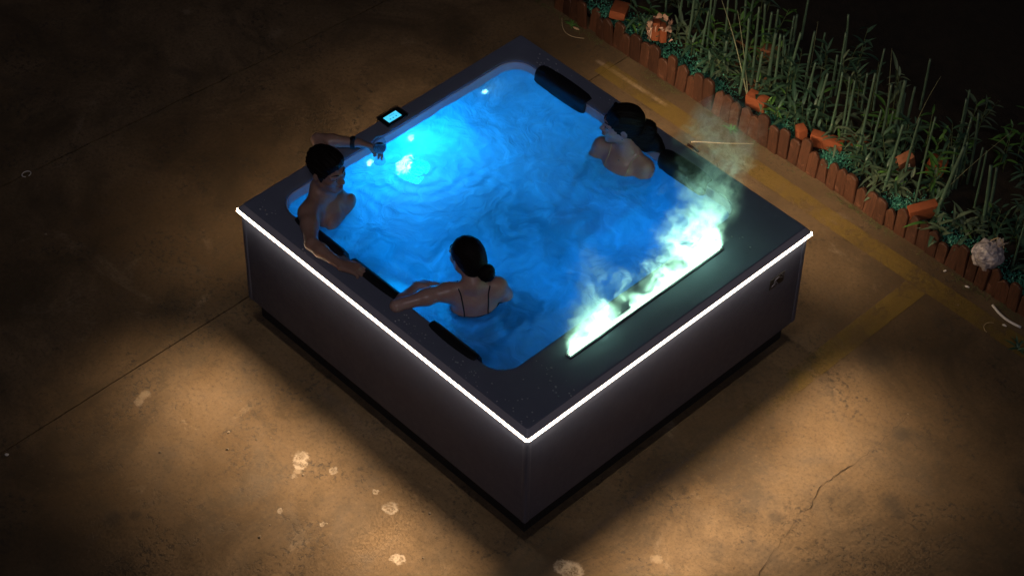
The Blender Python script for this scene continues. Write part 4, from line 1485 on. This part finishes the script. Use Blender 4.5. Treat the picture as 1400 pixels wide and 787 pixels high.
# ------------------------------------------------------------------ green stakes in the bed
def stake_material():
    t = NT('green_stake')
    P = t.pos()
    c = t.mix(t.noise(P, 30, 5), (.055, .12, .075), (.095, .18, .115))
    c = t.mix(t.math('MULTIPLY', t.rand(), .8), c, (.055, .10, .075))
    c = t.mix(t.ramp(t.noise(P, 55, 3), .62, .72), c, (.20, .24, .17))
    t.set(Base_Color=c, Roughness=.5)
    t.bump(t.noise(P, 70, 3), .3, .003)
    return t.m
M_STAKE = stake_material()
STAKES = [(-1.1, 2.437, 0.01, 0.015, 0.47), (-0.935, 2.333, 0.019, 0.013, 0.58), (-0.814, 2.329, 0.019, 0.017, 0.47), (-0.703, 2.296, 0.014, 0.007, 0.41), (-0.606, 2.309, 0.001, 0.004, 0.37), (-0.422, 2.257, 0.008, -0.001, 0.69), (-0.409, 2.35, -0.009, -0.003, 0.72), (-0.33, 2.415, 0.003, 0.005, 0.54), (-0.545, 2.712, -0.003, -0.005, 0.43), (-0.3, 2.508, -0.018, -0.019, 0.49), (-0.226, 2.458, 0.036, 0.021, 0.59), (-0.156, 2.553, 0.006, 0.007, 0.58), (-0.837, 2.657, -0.005, -0.008, 0.52), (-0.767, 2.681, -0.015, -0.007, 0.53), (-0.047, 2.366, 0.05, 0.032, 0.53), (0.098, 2.319, 0.04, 0.027, 0.56), (0.246, 2.268, 0.031, 0.022, 0.69), (0.295, 2.349, -0.001, -0.003, 0.63), (0.321, 2.339, 0.014, 0.003, 0.63), (0.456, 2.306, 0.025, 0.012, 0.79), (0.513, 2.358, 0.019, 0.006, 0.52), (0.518, 2.419, 0.014, 0.003, 0.68), (0.546, 2.514, 0.007, 0.012, 0.66), (0.731, 2.223, 0.036, 0.027, 0.63), (0.787, 2.328, 0.022, 0.016, 0.65), (0.926, 2.27, 0.019, 0.013, 0.78), (1.083, 2.243, 0.078, 0.046, 0.7), (1.004, 2.552, 0.011, 0.008, 0.47), (1.056, 2.663, 0.004, 0.002, 0.39), (1.337, 2.365, -0.024, -0.014, 0.62), (1.292, 2.484, -0.012, -0.004, 0.5), (1.651, 2.227, 0.015, 0.005, 0.53), (-1.231, 2.456, 0.012, 0.006, 0.43), (-0.034, 2.655, 0.004, -0.001, 0.42), (-0.448, 2.765, 0.004, 0.0, 0.42), (-0.262, 2.812, 0.004, 0.005, 0.36), (0.181, 2.689, 0.0, -0.003, 0.39), (-0.648, 2.705, 0.0, -0.004, 0.42)]
for i in range(30):
    STAKES.append((random.uniform(-1.3, 1.2), random.uniform(2.3, 2.95), random.gauss(0, .015), random.gauss(0, .015), random.uniform(.42, .68)))
THICK = {7: 1.5, 22: 1.7, 26: 1.6, 4: 1.35, 29: 1.5, 30: 1.3, 23: 1.2, 10: 1.2}
for i, (x, y, dx, dy, zt) in enumerate(STAKES):
    r = .0084 * THICK.get(i, random.uniform(.85, 1.15))
    zb = .06
    n_seg = 12
    pts, rad = [], []
    bx, by = random.gauss(0, .004), random.gauss(0, .004)
    nodes = [random.uniform(.2, .4), random.uniform(.55, .85)]
    for k in range(n_seg + 1):
        u = k / n_seg
        s_ = math.sin(math.pi * u)
        pts.append((dx * u + bx * s_, dy * u + by * s_, (zt - zb) * u))
        nod = sum(math.exp(-((u - q) / .03) ** 2) for q in nodes)
        rad.append(r * (1.0 - .22 * u) * (1 + .18 * nod))
    me = tube_mesh('green_stake', pts, rad, 8)
    o = link('green_stake', me, M_STAKE, smooth=True)
    o.location = (x, y, zb)
    if i in (22,): lb = 'thickest straight green stake behind the holed brick'
    elif i == 26: lb = 'thick green stake slanting to the right near the leaning orange brick'
    elif i == 29: lb = 'thick green stake rising from beside the plastic bag'
    else: lb = 'slim green stake standing upright in the flower bed'
    tag(o, lb, 'stake', 'green stakes in the flower bed')

# ------------------------------------------------------------------ leafy plants
def leaf_material(name, c0, c1, rough=.5):
    t = NT(name)
    P = t.pos()
    s_ = t.sep(P)
    c = t.mix(t.rand(), c0, c1)
    c = t.mix(t.ramp(t.math('ABSOLUTE', s_[0]), .0, .0016, .5, 0), c, tuple(x * 1.9 for x in c1))
    c = t.mix(t.ramp(t.noise(P, 30, 4), .55, .75, 0, .4), c, tuple(x * .6 for x in c0))
    t.set(Base_Color=c, Roughness=rough)
    t.put(t.b.inputs['Subsurface Weight'], 0.0)
    return t.m
M_LEAF = leaf_material('leaf_green', (.026, .075, .045), (.058, .125, .078))
M_LEAF_P = leaf_material('leaf_pale', (.06, .105, .062), (.12, .175, .11))
M_LEAF_B = leaf_material('leaf_bright', (.05, .14, .03), (.09, .23, .05))
M_DRY = leaf_material('leaf_dry', (.20, .10, .05), (.30, .16, .08))
M_STEM = simple('stem_green', (.06, .09, .035), .7, var=.3)

def leaf_mesh(name, L, W, curl, fold, seg=6):
    v, f = [], []
    for i in range(seg + 1):
        u = i / seg
        w_ = W * (math.sin(math.pi * (u ** .8)) ** .8) * .5 + .0006
        y = L * u
        z = -curl * L * u * u
        v += [(-w_, y, z + fold * w_), (0, y, z), (w_, y, z + fold * w_)]
    for i in range(seg):
        a = 3 * i
        f += [(a, a + 1, a + 4, a + 3), (a + 1, a + 2, a + 5, a + 4)]
    me = pydata(name, v, f)
    me.polygons.foreach_set('use_smooth', [True] * len(me.polygons))
    return me
LEAVES = {}
for key, mt in (('g', M_LEAF), ('p', M_LEAF_P), ('b', M_LEAF_B), ('d', M_DRY)):
    LEAVES[key] = [leaf_mesh('leaf', L, W, c, .35) for L, W, c in ((.080, .018, .25), (.100, .020, .4), (.060, .017, .15), (.115, .019, .5))]
    for me in LEAVES[key]: me.materials.append(mt)

def leafy_plant(x, y, h, nst, per, mat, label, group='leafy plants in the flower bed', lean=.25, lsc=1.0, name='leafy_plant'):
    root = thing(name, label, 'plant', (x, y, .09), random.uniform(0, 6.28), group)
    bm_v, bm_f = [], []
    for s in range(nst):
        az = random.uniform(0, 6.28); ln = random.gauss(0, lean)
        hh = h * random.uniform(.65, 1.1)
        d = Vector((math.cos(az) * ln, math.sin(az) * ln, 1)).normalized()
        b0 = Vector((random.gauss(0, .03), random.gauss(0, .03), 0))
        pts = [b0 + d * hh * u + Vector((math.cos(az), math.sin(az), 0)) * .05 * hh * u * u for u in np.linspace(0, 1, 6)]
        me_ = tube_mesh('tmp', pts, [.004, .0036, .0032, .0028, .0022, .0012], 5)
        off = len(bm_v)
        bm_v += [v_.co.copy() for v_ in me_.vertices]; bm_f += [tuple(off + q for q in p.vertices) for p in me_.polygons]
        bpy.data.meshes.remove(me_)
        for k in range(per):
            u = .22 + .78 * (k + random.random()) / per
            i0 = min(int(u * 5), 4)
            p = pts[i0].lerp(pts[i0 + 1], u * 5 - i0)
            a = k * 2.4 + random.gauss(0, .4)
            el = random.uniform(.05, .8) + .55 * (u - .5)
            o = bpy.data.objects.new('leaf', random.choice(LEAVES[mat if random.random() > .12 else random.choice('gpb')]))
            COL.objects.link(o)
            o.parent = root
            o.location = p
            dr = Vector((math.cos(a) * math.cos(el), math.sin(a) * math.cos(el), math.sin(el)))
            q = dr.to_track_quat('Y', 'Z')
            o.rotation_mode = 'QUATERNION'
            o.rotation_quaternion = q
            sc = lsc * random.uniform(.65, 1.2)
            o.scale = (sc * random.uniform(.8, 1.2), sc, sc)
    link('stem', pydata('stem', bm_v, bm_f), M_STEM, root, smooth=True)
    return root

PL = 'leafy green plant with narrow leaves growing among the stakes'
plants = []
PLANTS = []
tries = 0
while len(plants) < 58 and tries < 5000:
    tries += 1
    x = random.uniform(-1.9, 2.5)
    y = 2.22 + abs(random.gauss(0, .38)) + max(0, (x - 1.3)) * .02
    if y > 3.15 - max(0, x) * .18: continue
    if any((x - a) ** 2 + (y - b) ** 2 < .105 ** 2 for a, b in plants): continue
    if abs(x - 1.53) < .16 and y < 2.35: continue
    if y < 2.34 and any(abs(x - bx_) < .13 for bx_ in (-1.41, -1.085, -.26, .12, .25, 1.035)): continue
    plants.append((x, y))
for i, (x, y) in enumerate(plants):
    near = y < 2.45
    mat = random.choices('gpb', (6, 2, 1))[0]
    PLANTS.append(leafy_plant(x, y, random.uniform(.20, .34) if near else random.uniform(.26, .42), random.choice((2, 3, 3)), 10, mat, PL, lsc=1.0))
for i in range(26):
    x = -1.25 + 3.4 * (i + random.uniform(-.3, .3)) / 26
    if abs(x - 1.53) < .12: continue
    leafy_plant(x, random.uniform(2.24, 2.40), random.uniform(.12, .2), 4, 7, random.choice('ggp'), 'low bushy green plant close behind the picket edging', 'low plants behind the edging', lean=.5)
leafy_plant(.66, 2.19, .15, 5, 5, 'p', 'pale leafy plant spilling over the pickets left of the holed brick', lean=.9, lsc=1.2)
leafy_plant(1.22, 2.23, .20, 5, 7, 'p', 'pale broad-leaved plant between the leaning brick and the plastic bag', lean=.7, lsc=1.1)
leafy_plant(-1.21, 2.32, .14, 3, 5, 'b', 'bright green leafy plant left of the wrapped brick', lean=.8, lsc=1.25)
leafy_plant(-.12, 2.26, .14, 5, 6, 'b', 'bright yellow-green plant right of the dark-topped brick', lean=.7, lsc=.8)
leafy_plant(-.52, 2.46, .16, 5, 6, 'd', 'withered plant with dry brown leaves in the middle of the bed', lean=.9)
leafy_plant(-.32, 2.36, .12, 4, 5, 'd', 'small withered plant with curled brown leaves behind the dark-topped brick', lean=1.0, lsc=.8)
leafy_plant(1.98, 2.36, .45, 5, 12, 'g', 'tall bushy plant at the right edge of the bed', lean=.3)
leafy_plant(1.82, 2.5, .42, 5, 12, 'g', 'tall bushy plant just left of the one at the right edge', lean=.3)

# long dry grass stalks arching over the bed
def stalk(pts, r, label):
    o = link('grass_stalk', tube_mesh('grass_stalk', pts, [r * (1 - .6 * k / (len(pts) - 1)) for k in range(len(pts))], 5), simple('pale_stalk', (.22, .25, .15), .6), smooth=True)
    return tag(o, label, 'grass stalk', 'pale stalks over the flower bed')
def arch(x0, y0, x1, y1, z1, bow):
    return [(x0 + (x1 - x0) * u, y0 + (y1 - y0) * u, .09 + (z1 - .09) * u + bow * math.sin(math.pi * u)) for u in np.linspace(0, 1, 12)]
stalk(arch(-.33, 2.24, -.72, 2.36, .60, .05), .005, 'pale stalk leaning left over the middle of the bed')
stalk(arch(-.36, 2.27, -.62, 2.40, .55, .04), .004, 'second pale stalk close beside the leaning one')
for i in range(6):
    x0, y0 = random.uniform(-1.2, 2.0), random.uniform(2.4, 2.8)
    stalk(arch(x0, y0, x0 + random.gauss(0, .15), y0 + random.gauss(.05, .1), random.uniform(.45, .8), random.uniform(0, .06)), .002, 'thin bare twig rising above the plants')

# ground cover: thousands of tiny teal leaves in patches behind the pickets
def ground_cover():
    base_v = [(-.35, 0, 0), (0, -.08, .12), (.35, 0, 0), (0, 1, .1)]
    V, Fc = [], []
    centers = [(-1.5, .16), (-1.3, .15), (-1.0, .2), (-.78, .22), (-.58, .16), (-.1, .12), (.02, .12), (.42, .14), (.34, .1), (.9, .14), (1.22, .2), (1.38, .16), (1.75, .2), (2.0, .2)]
    n = 0
    while n < 9500:
        cx, sx = random.choice(centers)
        x = random.gauss(cx, sx * .6)
        y = 2.135 + abs(random.gauss(0, .085))
        if y > 2.42: continue
        z = .10 + random.uniform(0, .055) * math.exp(-((x - cx) / sx) ** 2)
        sc = random.uniform(.008, .018)
        q = Matrix.Translation((x, y, z)) @ Matrix.Rotation(random.uniform(0, 6.28), 4, 'Z') @ Matrix.Rotation(random.uniform(-.2, 1.2), 4, 'X') @ Matrix.Scale(sc, 4)
        o = len(V)
        V += [q @ Vector(p) for p in base_v]
        Fc += [(o, o + 1, o + 3), (o + 1, o + 2, o + 3)]
        n += 1
    t = NT('teal_ground_cover')
    c = t.mix(t.ramp(t.noise(t.pos(), 120, 2), .35, .65), (.018, .15, .105), (.08, .36, .26))
    t.set(Base_Color=c, Roughness=.45)
    tag(link('ground_cover', pydata('ground_cover', V, Fc), t.m), 'low teal green ground cover behind the pickets', 'ground cover', kind='stuff')
ground_cover()
def moss_grit():
    """fallen grass bits and grit along the foot of the pickets"""
    V, Fc = [], []
    for _ in range(1500):
        x = random.uniform(-2.2, 2.4)
        if noise.noise((x * 2.1, 0, 9)) < -.05 and random.random() < .85: continue
        y = 2.085 - abs(random.gauss(0, .028))
        L = random.uniform(.008, .035); a = random.uniform(0, 6.28); wd = random.uniform(.0012, .0022)
        d = Vector((math.cos(a), math.sin(a), random.uniform(0, .5))); s_ = Vector((-d.y, d.x, 0)) * wd
        p = Vector((x, y, .004)); o = len(V)
        V += [p - s_, p + s_, p + d * L]; Fc.append((o, o + 1, o + 2))
    tag(link('grass_litter', pydata('grass_litter', V, Fc), simple('litter_green', (.10, .12, .04), .8, var=.5)), 'bits of grass and litter along the foot of the pickets', 'litter', kind='stuff')
moss_grit()

# ------------------------------------------------------------------ small things on the yard
def weed(x, y, n, L, label):
    o = thing('weed', label, 'weed', (x, y, 0))
    me = [leaf_mesh('leaf', L, .012, .35, .3), leaf_mesh('leaf', L * .8, .010, .5, .3)]
    for m in me: m.materials.append(M_LEAF_B if n < 9 else M_LEAF)
    for i in range(n):
        q = bpy.data.objects.new('leaf', random.choice(me)); COL.objects.link(q); q.parent = o
        q.location = (random.gauss(0, .008), random.gauss(0, .008), .003)
        q.rotation_euler = (random.uniform(.25, 1.0), 0, i * 2.4 + random.gauss(0, .3))
weed(1.985, 1.885, 12, .075, 'small green weed in the yard near the right edge')
weed(-.30, 2.055, 8, .05, 'small weed at the foot of the pickets by the pale stick')
weed(-1.655, 2.06, 7, .05, 'tiny weed under the pickets at the upper end')

M_WHITE = simple('white_plastic', (.75, .72, .68), .5, var=.06)
pts = [(1.690 + .215 * u, 2.040 - .022 * u - .020 * math.sin(math.pi * u), .009) for u in np.linspace(0, 1, 12)]
tag(link('pipe_offcut', tube_mesh('pipe_offcut', pts, .0075, 10), M_WHITE, smooth=True), 'white curved length of plastic pipe lying in front of the pickets', 'pipe')
pts = [(-.39 + .268 * u, 1.804 + .259 * u, .006 + .002 * math.sin(9 * u)) for u in np.linspace(0, 1, 10)]
tag(link('stick', tube_mesh('stick', pts, [.004 - .0018 * u for u in np.linspace(0, 1, 10)], 6), simple('pale_stick', (.5, .38, .25), .8), smooth=True), 'thin pale stick lying between the tub and the pickets', 'stick')
pts = [(1.80 + .05 * math.cos(a), 1.90 + .045 * math.sin(a), .003) for a in np.linspace(2.0, 4.6, 12)]
tag(link('twig', tube_mesh('twig', pts, .0022, 5), simple('pale_twig', (.5, .38, .22), .8), smooth=True), 'thin curled twig lying near the white pipe', 'twig')
pts = [(-1.76 + .25 * u, 2.135 - .06 - .10 * math.sin(u * 2.6), .004) for u in np.linspace(0, 1, 12)]
tag(link('twig', tube_mesh('twig', pts, .002, 5), simple('pale_twig_b', (.45, .36, .22), .8), smooth=True), 'long thin twig lying by the upper end of the pickets', 'twig')

def chip(x, y, sx, sy, sz, rz, label, mat, name='litter_chip', cat='litter', group=None):
    bm = bmesh.new()
    bmesh.ops.create_icosphere(bm, subdivisions=2, radius=.5)
    for v_ in bm.verts:
        v_.co *= 1 + .35 * noise.noise(v_.co * 3 + Vector((x * 50, y * 50, 0)))
        v_.co = Vector((v_.co.x * sx, v_.co.y * sy, v_.co.z * sz))
    o = link(name, bm_mesh(name, bm), mat)
    o.location = (x, y, sz * .42); o.rotation_euler = (0, 0, rz)
    tag(o, label, cat, group)
chip(1.50, 2.055, .030, .014, .010, .4, 'small white chip at the foot of the pickets left of the bag', M_WHITE)
chip(1.83, 1.968, .028, .014, .010, .2, 'small pale chip between the pipe and the weed', M_WHITE)
chip(1.335, 2.062, .020, .012, .010, 1.2, 'tiny white crumb under the pickets near the yellow corner', M_WHITE)
chip(-1.175, -2.60, .022, .016, .012, .9, 'pale pebble lying by the joint at the lower left', M_WHITE, 'pebble', 'pebble')
chip(-1.615, 2.055, .05, .02, .012, .2, 'pale dry leaf scrap by the upper end of the pickets', simple('dry_scrap', (.5, .36, .22), .8), 'leaf_scrap', 'leaf')
# little white ring lying by the far crack
pts = [(-2.865 + .022 * math.cos(a), -1.262 + .028 * math.sin(a), .004) for a in np.linspace(0, 5.6, 16)]
tag(link('string_loop', tube_mesh('string_loop', pts, .0026, 5), M_WHITE, smooth=True), 'small white loop of string beside the far crack at left', 'string')
M_PEB = simple('pebble_grey', (.16, .13, .10), .9, rnd=.5)
peb = None
for i in range(46):
    x, y = random.uniform(-3.2, 2.6), random.uniform(-2.6, 2.0)
    if abs(x) < 1.25 and abs(y) < 1.2: continue
    if i % 2: x, y = random.uniform(-1.1, 1.2), random.uniform(-2.1, -1.25)
    s = random.uniform(.006, .014)
    if peb is None:
        bm = bmesh.new(); bmesh.ops.create_icosphere(bm, subdivisions=2, radius=.5)
        for v_ in bm.verts: v_.co *= 1 + .3 * noise.noise(v_.co * 3)
        me = bm_mesh('pebble', bm); me.materials.append(M_PEB); peb = me
    o = bpy.data.objects.new('pebble', peb); COL.objects.link(o)
    o.location = (x, y, s * .25); o.scale = (s * 1.3, s, s * .7); o.rotation_euler = (0, 0, random.uniform(0, 6))
    tag(o, 'tiny grey pebble lying on the concrete', 'pebble', 'pebbles strewn over the yard')

# plants and stakes that stand by something one can find get a label of their own
MARKS = [((-1.41, 2.225), 'the brick standing on end at the far upper left'), ((-1.085, 2.245), 'the brick wrapped in torn plastic'), ((-.262, 2.235), 'the dark-topped brick'),
         ((.122, 2.19), 'the upright orange brick'), ((1.035, 2.195), 'the brick leaning against the pickets'), ((.715, 2.43), 'the brick with pale square holes'),
         ((.845, 2.56), 'the reddish brick deep in the bed'), ((1.53, 2.15), 'the crumpled plastic bag')]
stakes = [o for o in bpy.data.objects if o.name.split('.')[0] == 'green_stake' and o.get('label', '').startswith('slim')]
for kind, objs, txt in (('plant', PLANTS, 'narrow-leaved green plant growing closest behind '), ('stake', stakes, 'slim green stake standing closest behind ')):
    left = list(objs)
    for (mx_, my_), nm in MARKS:
        c_ = [o for o in left if o.location.y > my_]
        if not c_: continue
        b_ = min(c_, key=lambda o: (o.location.x - mx_) ** 2 + (o.location.y - my_) ** 2)
        b_['label'] = txt + nm
        left.remove(b_)
